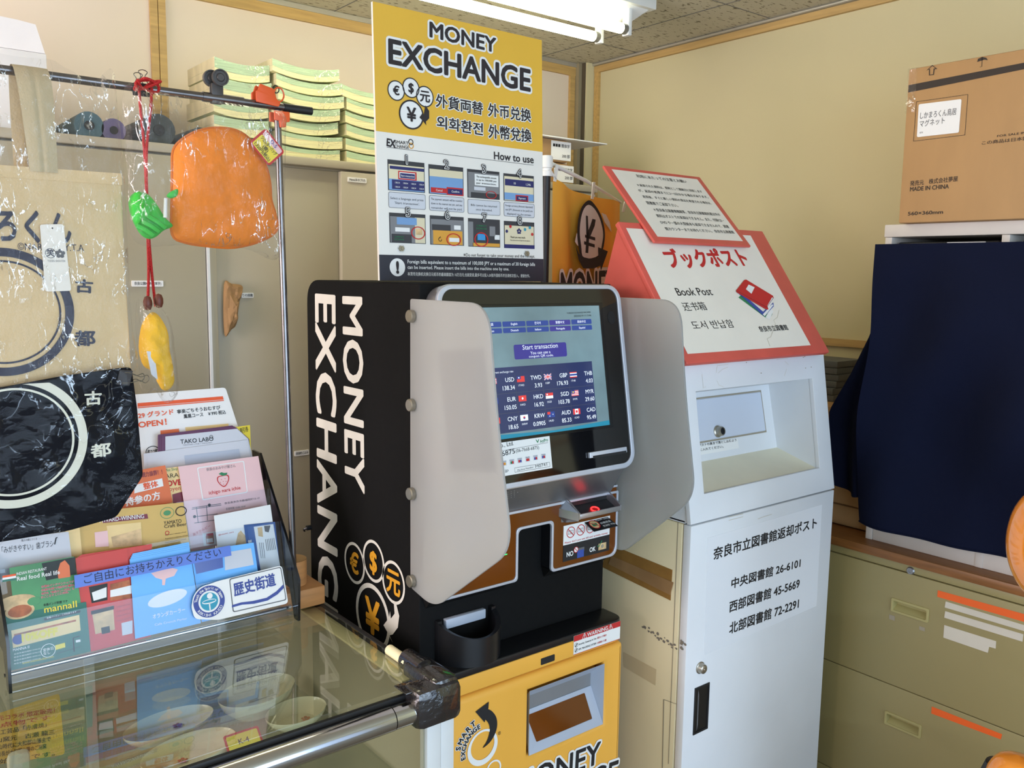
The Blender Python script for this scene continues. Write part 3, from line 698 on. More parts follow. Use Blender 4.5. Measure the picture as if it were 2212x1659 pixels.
lab.ptext('Machine Number', pF, (1117, 1018), (1152, 1010.5), (1117, 1014), 'ink', .0014); lab.ptext('M0741', pF, (1156, 1011), (1181, 1006), (1156, 1004.5), 'ink', .0014)
lab.build('contact_label', up, smooth=False)
# receipt slot and round camera window
a = pF.px(1270, 990); c = pF.px(1349, 965); b = MB(); h_ = .012
b.prism([rrect(a[0], a[1], c[0], a[1]+h_, .001)], pF, .0005, .007, 'silver_trim', .001); b.build('receipt_slot', up, solid=True)
b = MB().flat([rrect(a[0]+.008, a[1]-.0015, c[0]-.003, a[1]+.004)], pF, .0074, 'ink'); b.build('slot_mouth', up)
cc = pF.px(1320, 686); MB().prism([ell(cc[0], cc[1], .011, .014)], pF, .0006, .0011, 'black_plastic').build('camera_window', up)
# lower panel with the notch
pG = Plane((0, 1.352, 0), (1, 0, 0), (0, 0, 1)); X = lambda *q: pG.px(*q)
x1 = X(1333, 1120)[0]; x0 = HU0+HU1-x1; zt = 1.018
n1 = X(1118, 1200)[0]; n2 = X(1190, 1180)[0]; zn = X(1150, 1138)[1]; zb = X(971, 1294)[1]
outl = [(x0, zt), (x0, zb), (n1, zb), (n1, zn), (n2, zn), (n2, zb), (x1, zb), (x1, zt)]
def inset(d): return round_poly([(x0+d, zt-d), (x0+d, zb+d), (n1-d, zb+d), (n1-d, zn+d), (n2+d, zn+d), (n2+d, zb+d), (x1-d, zb+d), (x1-d, zt-d)], [.004, .018, .010, .012, .012, .010, .022, .004])
low = MB().prism([inset(.001)], pG, -.034, -.001, 'black_plastic').build('lower_panel', mach, solid=True)
MB().prism([inset(0), inset(.0055)], pG, -.004, .003, 'silver_trim', .001).build('panel_trim', low, solid=True)
zband = X(1334.7, 1046.7)[1]
zb2 = zband-.004
MB().prism([round_poly([(x0+.0055, zb2), (x0+.0055, zb+.0055), (n1-.0055, zb+.0055), (n1-.0055, zn+.0055), (n2+.0055, zn+.0055), (n2+.0055, zb+.0055), (x1-.0055, zb+.0055), (x1-.0055, zb2)], [0, .014, .008, .010, .010, .008, .018, 0])], pG, -.004, .0006, 'reflected_brown').build('brown_window', low, solid=True)
MB().prism([rrect(x0+.004, zb2, x1-.004, zb2+.005)], pG, -.002, .003, 'silver_trim', .0008).build('middle_trim', low)
b = MB().prism([rrect(x0+.0055, zb2+.005, x1-.0055, zt-.004)], pG, -.004, .0004, 'gloss_black')
b.build('speaker_band', low)
# sloping foot of the lower panel
b = MB()
for (u0, u1) in ((x0+.004, n1-.002), (n2+.002, x1-.004)):
    b.add([Vector((u0, 1.354, zb+.004)), Vector((u1, 1.354, zb+.004)), Vector((u1-.008, 1.3855, zb-.022)), Vector((u0+.008, 1.3855, zb-.022)), Vector((u0, 1.3855, zb+.004)), Vector((u1, 1.3855, zb+.004))], [(0, 3, 2, 1), (0, 4, 3), (1, 2, 5)], 'machine_black')
b.build('panel_foot', low)
b = MB(); b.ptext('CURRENCY', pG, (1010, 1198), (1088, 1176), (1010, 1180), 'led_green', .0012, .02); b.ptext('EXCHANGE', pG, (996, 1215), (1074, 1196), (996, 1199), 'led_green', .0012, .02)
b.flat([stroke([X(1000, 1226), X(1095, 1196.5)], .0018)], pG, .0012, 'led_green')
for c, r in (((1089, 1188), .0052), ((1091, 1172), .0065), ((1086, 1158), .0065)): c = X(*c); b.flat([ell(c[0], c[1], r, seg=24), ell(c[0], c[1], r*.72, seg=24)], pG, .0012, 'led_green')
b.build('lit_lettering', low, smooth=False)
# bill tray
bt = MB(); ax0, ax1, yb_, yf_ = 1.226, 1.352, 1.3515, 1.308; zb0, zf0, zlo = 1.021, .999, .980
for xx in (ax0, ax1-.004):
    bt.add([Vector((xx+e, y, z)) for e in (0, .004) for (y, z) in ((yb_, zlo-.006), (yf_, zlo+.006), (yf_, zf0), (yb_-.006, zb0), (yb_, zb0))], [(0, 1, 2, 3, 4), (9, 8, 7, 6, 5), (0, 5, 6, 1), (1, 6, 7, 2), (2, 7, 8, 3), (3, 8, 9, 4), (4, 9, 5, 0)], 'silver')
bt.box((ax0+.004, ax1-.004), (yf_, yf_+.004), (zlo+.006, zf0-.002), 'silver', .001)
bt.add([Vector((ax0+.004, yf_, zlo+.006)), Vector((ax1-.004, yf_, zlo+.006)), Vector((ax1-.004, yb_, zlo-.006)), Vector((ax0+.004, yb_, zlo-.006))], [(0, 1, 2, 3)], 'grey_metal')
tray = bt.build('bill_tray', low)
MB().add([Vector((ax0-.018, 1.3515, 1.004)), Vector((ax0-.018, 1.3515, .986)), Vector((ax0-.002, 1.3515, .970)), Vector((ax0-.0005, 1.3515, 1.020)), Vector((ax0-.0005, yf_, 1.000)), Vector((ax0-.0005, yf_, .983))], [(0, 3, 4), (0, 4, 5, 1), (1, 5, 2)], 'grey_metal').build('tray_flank', tray, ang=.2)
MB().prism([rrect(ax0-.012, .972, ax1+.004, 1.036, .003)], pG, .0007, .0014, 'grey_metal').build('tray_backplate', low)
MB().add([Vector((ax0+.004, yf_+.004, .987)), Vector((ax1-.004, yf_+.004, .987)), Vector((ax1-.004, yb_-.001, 1.004)), Vector((ax0+.004, yb_-.001, 1.004)), Vector((ax1-.004, yb_-.001, 1.018)), Vector((ax0+.004, yb_-.001, 1.018))], [(0, 1, 2, 3), (3, 2, 4, 5)], 'rubber_black').build('bill_mouth', tray)
pR = Plane((1.289, 1.326, .9945), (1, 0, 0), (0, .0345, .016))
MB().tube([pR.at(.010*math.cos(a*.35), .0075*math.sin(a*.35), .001) for a in range(18)], .0016, 'led_red', 8, closed=True).build('indicator_ring', tray)
# stickers on the lower panel
u0, v1 = X(1216, 1135.5); u1, v0 = X(1314.7, 1188); u0 += .001; v1b = X(1315, 1114)[1]; v0b = X(1215, 1214)[1]; vm = v0b+(v1b-v0b)*.46
b = MB(); b.prism([rrect(u0, vm, u1, v1b)], pG, .0008, .0014, 'paper'); b.prism([rrect(u0, v0b, u1, vm)], pG, .0008, .0014, 'ink')
for k in range(3):
    c = (u0+.021+k*.029, vm+(v1b-vm)*.60); r = .0125
    b.flat([ell(c[0], c[1], r, seg=30), ell(c[0], c[1], r*.86, seg=30)], pG, .0019, 'ink_red'); b.flat([stroke([(c[0]-r*.66, c[1]+r*.66), (c[0]+r*.66, c[1]-r*.66)], .0018)], pG, .0019, 'ink_red')
    b.flat([rrect(c[0]-.008, c[1]-.004, c[0]+.008, c[1]+.004), rrect(c[0]-.007, c[1]-.003, c[0]+.007, c[1]+.003)], pG, .0016, 'ink_grey'); b.text('1000', pG, c[0], c[1]-.0015, .003, 'ink_grey', .0016, align='C')
b.text("Please don't put wet bill and wrinkle money", pG, u0+.004, vm+.003, .0042, 'ink_red', .0017, .006, wd=(u1-u0)-.010)
b.ptext('NO', pG, (1223, 1203), (1237, 1199), (1223, 1193), 'ink_white', .0017, .03); b.ptext('OK', pG, (1272.5, 1192.5), (1285, 1189), (1272.5, 1183), 'ink_white', .0017, .03)
c = X(1253, 1193); b.flat([rrect(c[0]-.010, c[1]-.011, c[0]+.010, c[1]+.006)], pG, .0017, 'screen_blue'); b.flat([rrect(c[0]-.007, c[1]+.002, c[0]+.011, c[1]+.011)], pG, .0016, 'ink_grey'); c = X(1243, 1187); b.flat([ell(*c, .0068, seg=24), ell(*c, .0054, seg=24)], pG, .0021, 'ink_red'); b.flat([ell(*c, .0054, seg=24)], pG, .0020, 'ink_white'); b.flat([stroke([(c[0]-.004, c[1]+.004), (c[0]+.004, c[1]-.004)], .0016)], pG, .0022, 'ink_red')
c = X(1300, 1179); b.flat([rrect(c[0]-.012, c[1]-.008, c[0]+.012, c[1]+.007)], pG, .0017, 'food_tan'); b.flat([ell(*c, .0045, seg=18)], pG, .0019, 'scuff'); b.flat([stroke([X(1289, 1178), X(1292, 1181), X(1299, 1167)], .0022)], pG, .0022, 'ink_green')
b.build('bill_sticker', low, smooth=False)
qa, qb, qc, qd = PY(1.3505).P(1262, 1129), PY(1.3505).P(1313, 1116.5), PY(1.322).P(1334.5, 1136.5), PY(1.322).P(1283, 1149)
pC = Plane(qa, qb-qa, qa-qd)
b = MB(); b.prism([[pC.px(*q) for q in [(1283, 1149), (1334.5, 1136.5), (1313, 1117.5), (1263, 1129.5)]]], pC, 0, .0012, 'black_plastic'); cu, cv = pC.px(1284, 1134)
b.flat([ell(cu, cv, .0135, seg=28), ell(cu, cv, .0115, seg=28)], pC, .0017, 'ink_red'); b.flat([ell(cu, cv, .0115, seg=28)], pC, .0015, 'food_tan'); b.flat([rrect(cu-.007, cv-.005, cu+.007, cv+.003)], pC, .0016, 'ink_green'); b.flat([stroke([(cu-.009, cv+.007), (cu+.009, cv-.007)], .002)], pC, .0018, 'ink_red')
for s_, p0, p1, pt in (('Cash only', (1288, 1128), (1316, 1121), (1287, 1124.5)), ('仅限现金', (1298, 1134), (1320, 1128), (1297, 1129.5)), ('현금만 가능', (1304, 1139.5), (1329, 1133), (1303, 1135.5))): b.ptext(s_, pC, p0, p1, pt, 'ink_white', .0017, .012)
b.build('cash_only_tag', low, smooth=False)
# black ledge and yellow base
ledge = round_poly([(MX0, 1.386), (MX0, 1.316), (MX1+.002, 1.316), (MX1+.002, 1.386)], [0, .032, .032, 0], 8)
pH = Plane((0, 0, .728), (1, 0, 0), (0, 1, 0))
MB().prism([ledge], pH, -.012, .004, 'black_plastic', .003).build('ledge', mach, solid=True)
MB().prism([ledge], Plane((0, 0, .678), (1, 0, 0), (0, 1, 0)), .0025, .0385, 'machine_yellow', .003).build('yellow_band', mach, solid=True)
# door with a recessed bill outlet
pD = Plane((0, 1.316, 0), (1, 0, 0), (0, 0, 1)); Xd = lambda *q: pD.px(*q)
r0 = Xd(1144, 1493)[0]; r1 = Xd(1306, 1431)[0]; rz1 = Xd(1144.5, 1493)[1]; rz0 = Xd(1142.6, 1632)[1]
hole = rrect(r0, rz0, r1, rz1)
door = MB(); door.prism([rrect(MX0+.001, .02, MX1+.001, .6755, .010), hole], pD, -.034, 0, 'machine_yellow', .012)
door.box((MX0, MX1+.002), (1.3495, 1.40), (.02, .6755), 'machine_yellow', .002)
dr = door.build('yellow_door', mach, solid=True)
rb = MB(); dp = .031; i = .012; zm = rz0+(rz1-rz0)*.58
V = lambda x, d, z: Vector((x, 1.316+d, z))
rb.quad(V(r0, 0, rz1), V(r1, 0, rz1), V(r1-i, dp, rz1-.030), V(r0+i, dp, rz1-.030), 'slot_grey')
rb.quad(V(r0+i, dp, rz1-.030), V(r1-i, dp, rz1-.030), V(r1-i, dp, zm), V(r0+i, dp, zm), 'slot_back')
rb.quad(V(r1, 0, rz1), V(r1, 0, rz0), V(r1-i, dp, zm), V(r1-i, dp, rz1-.030), 'slot_grey'); rb.quad(V(r0, 0, rz0), V(r0, 0, rz1), V(r0+i, dp, rz1-.030), V(r0+i, dp, zm), 'slot_grey')
rb.quad(V(r0, 0, rz0), V(r1, 0, rz0), V(r1-i, dp, zm), V(r0+i, dp, zm), 'slot_grey')
rec = rb.build('bill_outlet', dr, smooth=False)
pW = Plane(V(r0, -.0005, rz0), (1, 0, 0), (0, dp, zm-rz0)); wl = r1-r0; hl = ((zm-rz0)**2+dp*dp)**.5
MB().prism([[(0, 0), (wl-.001, 0), (wl-i, hl), (i, hl)], round_poly([(.026, .020), (wl-.028, .020), (wl-.034, hl-.010), (.014, hl-.010)], .003)], pW, -.001, .0015, 'slot_grey', .0004).build('outlet_frame', rec, solid=True)
MB().flat([round_poly([(.026, .020), (wl-.028, .020), (wl-.034, hl-.010), (.014, hl-.010)], .003)], pW, .0004, 'reflected_brown').build('outlet_window', rec)
b = MB()      # emblem and lettering on the door
c = Xd(1042, 1614); rr = abs(Xd(1042, 1576)[1]-c[1])
b.flat([ell(c[0], c[1], rr), ell(c[0], c[1]+rr*.10, rr*.78)], pD, .0012, 'paper'); c2 = Xd(1066, 1660); b.flat([ell(c2[0], c2[1], rr*.5), ell(c2[0], c2[1], rr*.40)], pD, .0012, 'paper')
arc = [Xd(*q) for q in [(1042, 1615), (1052, 1604), (1060, 1590), (1065, 1572), (1063, 1556), (1055, 1545), (1046, 1541)]]
b.flat([stroke(spline(arc), [.0005+.020*math.sin(min(1, k/26)*1.57) for k in range(37)])], pD, .0016, 'ink')
b.flatpx([(1026, 1537), (1055, 1515), (1054, 1529), (1049, 1545), (1046, 1560)], pD, .0018, 'ink')
for wd, rad, a0, a1 in (('SMART', rr*1.52, 163, 113), ('EXCHANGE', rr*1.16, 188, 103)):
    for k, ch in enumerate(wd):
        a = math.radians(a0+(a1-a0)*k/(len(wd)-1))
        for m, o, n in (('paper', .12, .0012), ('ink', .045, .0018)): b.text(ch, pD, c[0]+rad*math.cos(a), c[1]+rad*math.sin(a), .0112 if wd == 'SMART' else .0098, m, n, o, align='C', ang=a-math.pi/2)
b.text('®', pD, Xd(1075, 1588)[0], Xd(1075, 1588)[1], .007, 'ink', .0014)
b.build('door_emblem', dr, smooth=False); b = MB()
b.ptext('MONEY', pD, (1110, 1723), (1294, 1647), (1110, 1674), 'ink', .0012, .02, 'paper', .085); b.build('door_lettering', dr, smooth=False); b = MB()
b.ptext('EXCHANGE', pD, (1046, 1800), (1330, 1694), (1046, 1742), 'ink', .0012, .02, 'paper', .08)
b.build('door_lettering', dr, smooth=False)
# key slot and warning label on the band
k0 = Xd(1168, 1437); k1 = Xd(1198, 1414); kk = Xd(1168, 1423)
MB().prism([rrect(k0[0], k0[1], k1[0], kk[1], .002)], pD, -.001, .0008, 'ink').build('key_slot', mach)
w0 = Xd(1238, 1415); w1 = Xd(1338, 1382); w2 = Xd(1239, 1374)
b = MB(); u0, u1 = w0[0], w1[0]; v0, v1 = w0[1], w2[1]; b.prism([rrect(u0, v0, u1, v1)], pD, .0006, .0012, 'paper'); b.flat([rrect(u0, v0+(v1-v0)*.70, u1, v1), ], pD, .0015, 'ink_red'); b.flat([rrect(u0, v0, u1, v0+.0012)], pD, .0015, 'ink_red')
b.text('⚠WARNING⚠', pD, (u0+u1)/2, v0+(v1-v0)*.75, .0085, 'ink_white', .0017, .02, align='C', wd=(u1-u0)*.66)
for j, (s1, s2) in enumerate((('Security Cameras In Use', '防犯カメラ作動中'), ('GPS TRACKING SYSTEM', 'GPS追跡装置システム搭載'))):
    vv = v0+(v1-v0)*(.44-.27*j); b.text(s1, pD, u0+.014, vv, .0042, 'ink', .0016, .01, wd=.053); b.text(s2, pD, u0+.070, vv, .0036, 'ink_red', .0016, .01, wd=.028)
    b.flat([ell(u0+.0075, vv+.002, .0048, seg=20), ell(u0+.0075, vv+.002, .0042, seg=20)], pD, .0016, 'ink'); b.flat([stroke([(u0+.005, vv-.001), (u0+.010, vv+.005)], .0022)], pD, .0016, 'ink')
b.build('warning_label', mach, smooth=False)
# receipt cup on the ledge
cx, cy, cz = .987, 1.386, .732
def cup(h0, h1): return None
b = MB(); R_ = .071
def wall(r, z1f):
    vs = []; fs = []; ns = 28
    for k in range(ns+1):
        a = math.pi*k/ns+math.pi; x, y = cx+r*math.cos(a)*1.0, cy-.006+r*math.sin(a)
        vs += [Vector((x, y, cz)), Vector((x, y, cz+z1f+.026*(1+math.sin(a))))]
    return vs, [(2*k, 2*k+2, 2*k+3, 2*k+1) for k in range(ns)]
vs, fs = wall(R_, .056); b.add(vs, fs, 'black_plastic'); vs2, fs2 = wall(R_-.010, .054); b.add(vs2, [f[::-1] for f in fs2], 'black_plastic')
b.add([q for q in vs[1::2]]+[q for q in vs2[1::2]], [(k, k+1, k+30, k+29) for k in range(28)], 'black_plastic')
b.box((cx-R_, cx-R_+.01), (cy-.012, cy), (cz, cz+.084), 'black_plastic'); b.box((cx+R_-.01, cx+R_), (cy-.012, cy), (cz, cz+.084), 'black_plastic')
b.quad(Vector((cx-R_, cy-.02, cz+.004)), Vector((cx+R_, cy-.02, cz+.004)), Vector((cx+R_, cy, cz+.004)), Vector((cx-R_, cy, cz+.004)), 'black_plastic')
cp = b.build('receipt_cup', mach, solid=True)
MB().box((cx-.052, cx+.046), (cy-.013, cy-.001), (cz+.064, cz+.084), 'slot_grey', .002).build('receipt_outlet', cp)
# privacy shields with standoff caps
shl = [(-1.402, .889), (-1.402, 1.449), (-1.160, 1.449), (-1.135, 1.27), (-1.088, 1.045), (-1.318, .873)]
for nm, xx, sg, pts in (('left', .872, -1, shl), ('right', 1.392, 1, [(-1.402, .889), (-1.402, 1.449), (-1.196, 1.449), (-1.176, 1.27), (-1.136, 1.045), (-1.34, .873)])):
    lp = round_poly(pts, [.01, .006, .055, .3, .05, .04], 10); pp = Plane((xx, 0, 0), (0, -1, 0), (0, 0, 1))
    sh = MB().prism([lp], pp, -.0025, .0025, 'frosted_acrylic', .001).build('privacy_shield', mach, solid=True)
    if sg < 0:
        pi_ = Plane((xx+.0033, 0, 0), (0, -1, 0), (0, 0, 1)); MB().prism([[pi_.px(*q) for q in [(977, 1016), (1079, 1019), (1052, 752), (953, 757)]]], pi_, -.0006, 0, 'pic_dark').build('added_dark_sheet', sh)  # added sheet that darkens a rectangle in the translucent shield
    for z in (1.417, 1.25, 1.079, .906):
        xa = xx-.014 if sg < 0 else xx-.006
        MB().lathe([(0, 0), (.0105, 0), (.012, .0015), (.012, .009), (.0105, .0105), (.006, .0105), (.006, .02)], (xx-.013 if sg < 0 else xx+.013, 1.391, z), 'bolt', 24, ax=(1, 0, 0) if sg < 0 else (-1, 0, 0)).build('standoff_cap', sh)

# ------------------------------------------------------------------ instruction board on the machine
pB = Plane((0, 1.532, 1.482), (1, 0, 0), (0, .040, 1)); bx = lambda *q: pB.px(*q)
bu0 = bx(820, 603)[0]; bu1 = bx(1174, 606)[0]; bv1 = bx(805, 3)[1]; zs1 = bx(813, 283)[1]; zs2 = bx(820, 550)[1]
brd = thing('instruction_board', 'tall yellow and white exchange instruction board on top of the machine', 'sign', (1.09, 1.532, 1.4785))
MB().prism([rrect(bu0, -.001, bu1, bv1)], pB, -.006, 0, 'board_white').build('board', brd)
b = MB(); b.flat([rrect(bu0, zs1, bu1, bv1)], pB, .0004, 'yellow_board'); b.flat([rrect(bu0, -.001, bu1, zs2)], pB, .0004, 'board_black')
b.ptext('MONEY', pB, (928, 80), (1070, 114), (926, 47), 'flag_black', .001, .03, 'paper', .12)
b.ptext('EXCHANGE', pB, (840, 137), (1144, 198), (838, 84), 'flag_black', .001, .03, 'paper', .10)
for c, tp, ch, k in (((855, 196), (855, 174), '€', .8), ((887, 190), (887, 168), '$', .85), ((917, 209), (917, 186), '元', .8), ((888, 248), (888, 216), '¥', .85)):
    cu, cv = bx(*c); r = bx(*tp)[1]-cv; b.flat([ell(cu, cv, r), ell(cu, cv, r*.89)], pB, .0016, 'flag_black'); b.flat([ell(cu, cv, r*.9)], pB, .0012, 'paper'); b.text(ch, pB, cu, cv-r*k*.52, r*k*1.05, 'flag_black', .002, .03, align='C')
b.flatpx([(918, 228), (926, 240), (926, 256), (919, 263), (920, 271), (914, 263), (905, 254), (912, 244), (914, 250)], pB, .002, 'flag_black')
for s, p0, p1, pt in (('外貨両替', (941, 231), (1042, 249), (941, 203)), ('外币兑换', (1054, 251), (1146, 264), (1054, 223)), ('외화환전', (943, 277), (1042, 293), (943, 250)), ('外幣兌換', (1055, 298), (1147, 308), (1054, 269))):
    b.ptext(s, pB, p0, p1, pt, 'flag_black', .001, .022, 'paper', .085)
b.ptext('EX', pB, (835, 315), (853, 319), (835, 299), 'flag_black', .001, .04); b.ptext('SMART', pB, (852, 310), (882, 313), (852, 303), 'flag_black', .001, .01); b.ptext('CHANGE', pB, (852, 319), (883, 322), (852, 312), 'flag_black', .001, .01)
for c in ((887, 307), (888, 315)): cu, cv = bx(*c); b.flat([ell(cu, cv, .006, seg=20), ell(cu, cv, .0042, seg=20)], pB, .001, 'ink_gold' if c[1] > 310 else 'flag_black')
b.flat([stroke([bx(835, 318), bx(1152, 357)], .0008)], pB, .001, 'flag_black'); b.ptext('How to use', pB, (1067, 344), (1152, 353), (1067, 328), 'flag_black', .001, .02)
cap = ["Select a language and press\n'Start transaction'.", 'The payment amount will be rounded\ndown to the nearest ten yen, and any\nremainder will not be paid.', 'Bills cannot be returned\nonce deposited.', 'Foreign currency (Amount deposited)\nand JPY (Amount to be paid) are\ndisplayed on the screen.']
tl = [[(836.5, 344), (925, 354.5), (1008.5, 364.5), (1087, 374)], [(840, 459), (928, 465), (1010.5, 471), (1088, 477)]]; br = [[(917.5, 417), (1001, 424), (1079, 432), (1153, 438)], [(919.5, 527), (1002, 531), (1080, 535), (1154, 538)]]
b.ptext('※Do not forget to take your money and the receipt.', pB, (1001, 556), (1155, 559), (1001, 547), 'flag_black', .001)
cu, cv = bx(858, 577.5); r = abs(bx(858, 558)[1]-cv); b.flat([ell(cu, cv, r)], pB, .001, 'paper'); b.text('!', pB, cu, cv-r*.62, r*1.25, 'flag_black', .0014, .05, align='C')
b.ptext('Foreign bills equivalent to a maximum of 100,000 JPY or a maximum of 30 foreign bills', pB, (880, 571.5), (1155, 577), (880, 561), 'ink_white', .001, .014)
b.ptext('can be inserted. Please insert the bills into the machine one by one.', pB, (880, 583), (1099, 586.5), (880, 573.5), 'ink_white', .001, .014)
b.ptext('本货币兑换机兑换日元纸币的最高额度为 10万日元,也就是说,最多可以投入30张外国纸币并且请依次投入。谢谢合作。', pB, (880, 596), (1144, 600), (880, 587.5), 'ink_white', .001, .008)
b.build('printed_lettering', brd, smooth=False)
for r_ in range(2):
    for k in range(4):
        A = bx(*tl[r_][k]); B = bx(*br[r_][k]); W_, H_ = B[0]-A[0], A[1]-B[1]; b = MB()
        def R(x0, y0, x1, y1, m, n=.0012): b.flat([rrect(A[0]+W_*x0, B[1]+H_*y0, A[0]+W_*x1, B[1]+H_*y1)], pB, n, m)
        def T(s, x, y, h, m, wd=None): b.text(s, pB, A[0]+W_*x, B[1]+H_*y, H_*h, m, .0022, .01, align='C', wd=W_*wd if wd else None)
        def O(x, y, rx, ry): b.flat([ell(A[0]+W_*x, B[1]+H_*y, W_*rx, H_*ry, 28), ell(A[0]+W_*x, B[1]+H_*y, W_*rx*.85, H_*ry*.85, 28)], pB, .0024, 'ink_red')
        R(0, 0, 1, 1, 'pic_dark', .0009); i_ = r_*4+k
        if i_ == 0:
            R(.02, .02, .98, .85, 'pic_blue'); R(.1, .05, .98, .36, 'pic_navy', .0015); R(.02, .38, .98, .85, 'pic_cream', .0014); R(.05, .70, .98, .80, 'pic_navy', .0017); R(.27, .38, .77, .66, 'ink_red', .0017); R(.30, .42, .73, .62, 'ink_white', .0019); R(.32, .43, .72, .59, 'pic_navy', .0021); T('Start transaction', .52, .48, .06, 'ink_white', .36)
            for a in range(4):
                for c in range(2): T('138.34', .24+a*.22, .10+c*.14, .05, 'ink_white')
        elif i_ == 1: R(.02, .02, .98, .85, 'pic_blue'); R(.02, .60, .98, .85, 'pic_cream', .0014); R(.05, .05, .50, .22, 'ink_red', .0015); R(.50, .0, .99, .27, 'ink_red', .0015); R(.53, .04, .96, .22, 'pic_navy', .0018); T('Cancel', .28, .10, .07, 'ink_white'); T('Confirm', .75, .10, .07, 'ink_white')
        elif i_ == 2: R(.02, .02, .98, .9, 'pic_grey'); R(.22, .45, .96, .85, 'ink_white', .0015); R(.2, .28, .55, .40, 'paper_grey', .0015); R(.1, .02, .98, .2, 'pic_dark', .0014); O(.72, .15, .17, .14); [T(s, .58, .73-.11*j, .06, 'ink', .62) for j, s in enumerate(('The exchangeable amount', 'is up to 100,000 yen', 'per transaction.'))]
        elif i_ == 3: R(.02, .02, .98, .90, 'pic_cream'); R(.04, .56, .98, .80, 'pic_navy', .0015); R(.02, .04, .98, .30, 'pic_blue', .0014); R(.38, .02, .80, .24, 'ink_red', .0016); R(.41, .05, .77, .20, 'pic_navy', .0018); T('10', .35, .62, .08, 'ink_white'); T('1,346', .80, .62, .08, 'ink_white'); T('Payment', .59, .09, .07, 'ink_white')
        elif i_ == 4: R(.02, .02, .70, .88, 'pic_grey'); R(.70, .02, .98, .88, 'pic_cream'); R(.2, .62, .75, .86, 'pic_blue', .0014); R(.15, .38, .55, .52, 'paper', .0015); R(.05, .02, .6, .30, 'pic_dark', .0014); T('CURRENCY', .25, .18, .05, 'ink_green'); T('EXCHANGE', .25, .09, .05, 'ink_green'); R(.72, .30, .9, .5, 'food_tan', .0016); O(.78, .36, .20, .22)
        elif i_ == 5: R(.02, .02, .98, .88, 'pic_grey'); R(.08, .02, .95, .50, 'pic_yellow', .0014); R(.05, .50, .6, .70, 'pic_dark', .0014); R(.7, .55, .9, .70, 'paper', .0016); R(.55, .12, .85, .26, 'paper', .0016); T('↻', .28, .12, .14, 'ink'); O(.68, .20, .22, .22)
        elif i_ == 6: R(.02, .02, .98, .88, 'pic_dark'); R(.0, .02, .15, .88, 'pic_grey', .0014); R(.12, .02, .98, .14, 'pic_yellow', .0014); R(.66, .4, .84, .75, 'pic_grey', .0015); R(.28, .24, .52, .46, 'pic_cyan', .0016); R(.82, .28, .98, .45, 'paper', .0015); T('CURRENCY', .40, .72, .06, 'ink_green', .32); T('EXCHANGE', .40, .62, .06, 'ink_green', .32); O(.39, .26, .22, .26)
        else: R(.02, .02, .98, .84, 'pic_cream'); R(0, 0, 1, .14, 'pic_navy', .0015); T('Thank you very much.', .44, .38, .07, 'ink', .5); T('Please take and do not forget the notes, bags etc.', .52, .28, .04, 'ink', .66); T('✿', .48, .55, .2, 'pic_navy'); [b.flat([ell(A[0]+W_*x, B[1]+H_*y, H_*.06, seg=14)], pB, .002, m) for x, y, m in ((.20, .80, 'ink_red'), (.08, .62, 'pic_navy'), (.68, .72, 'teal'), (.84, .80, 'teal'), (.92, .55, 'ink_red'))]
        for m, o, n in (('flag_black', .10, .0026), ('paper', .05, .0032), ('flag_black', 0, .0038)): b.text(str(i_+1), pB, A[0]+W_*.5, A[1]-H_*.10, H_*.29, m, n, o, align='C')
        b.build('step_picture', brd, smooth=False)
        if r_ == 0:
            b = MB(); y1 = B[1]-.003; y0 = y1-.031; lp0 = rrect(A[0], y0, B[0]+.001, y1, .004); lp1 = rrect(A[0]+.0008, y0+.0008, B[0]+.0002, y1-.0008, .0035); b.flat([lp0, lp1], pB, .0011, 'ink_grey'); b.flat([lp1], pB, .0008, 'paper_grey')
            ls = cap[k].split('\n')
            for j, s in enumerate(ls): b.text(s, pB, (A[0]+B[0])/2, y1-.0095-.0088*j-(.0045 if len(ls) == 2 else 0), .0044, 'ink', .0012, align='C', wd=min((B[0]-A[0])*.9, .0029*len(s)))
            b.build('step_caption', brd, smooth=False)
for q in ((866, 537), (1137, 548)):
    c = pB.P(*q); MB().lathe([(0, .006), (.003, .006), (.0034, .0045), (.0062, .0045), (.0066, 0)], c, 'bolt', 6, ax=pB.n).lathe([(.0085, .0012), (.0085, 0)], c, 'silver', 24, ax=pB.n).build('bolt', brd)

# ------------------------------------------------------------------ glass showcase counter
GZ = .797
sc = thing('glass_showcase', 'glass topped display counter with chrome front rail', 'showcase', (.2, 1.55, 0))
SX0, SX1, SY0, SY1 = -.55, .802, 1.19, 1.99
MB().box((SX0, SX1-.012), (SY0+.02, SY1), (GZ-.008, GZ), 'counter_glass').build('glass_top', sc)
MB().box((SX0, SX1), (SY0, SY1), (.001, .30), 'showcase_beige', .003).box((SX0, SX1), (SY1-.012, SY1), (.30, GZ-.009), 'showcase_beige').build('base', sc)
b = MB()
for x in (.02, .40): b.box((x, x+.02), (SY1-.02, SY1-.012), (.30, GZ-.01), 'frame_white')
b.build('rear_door_frame', sc)
MB().box((SX1-.012, SX1-.004), (SY0+.03, SY1-.01), (.30, GZ-.021), 'showcase_beige').build('end_panel', sc)
MB().box((SX0, SX1-.03), (SY0+.008, SY0+.013), (.30, GZ-.03), 'counter_glass').build('front_glass', sc)
MB().box((SX0, SX1-.02), (SY0+.10, SY1-.02), (.575, .581), 'counter_glass').build('glass_shelf', sc)
MB().box((SX0+.01, SX1-.02), (SY0+.04, SY1-.02), (.301, .306), 'showcase_beige').build('inner_floor', sc)
b = MB(); b.box((SX1-.030, SX1), (SY0+.001, SY0+.026), (.30, GZ-.02), 'frame_white', .004).box((SX1+.001, SX1+.030), (SY0+.005, SY0+.032), (.01, GZ-.03), 'frame_white', .003); b.build('corner_post', sc)
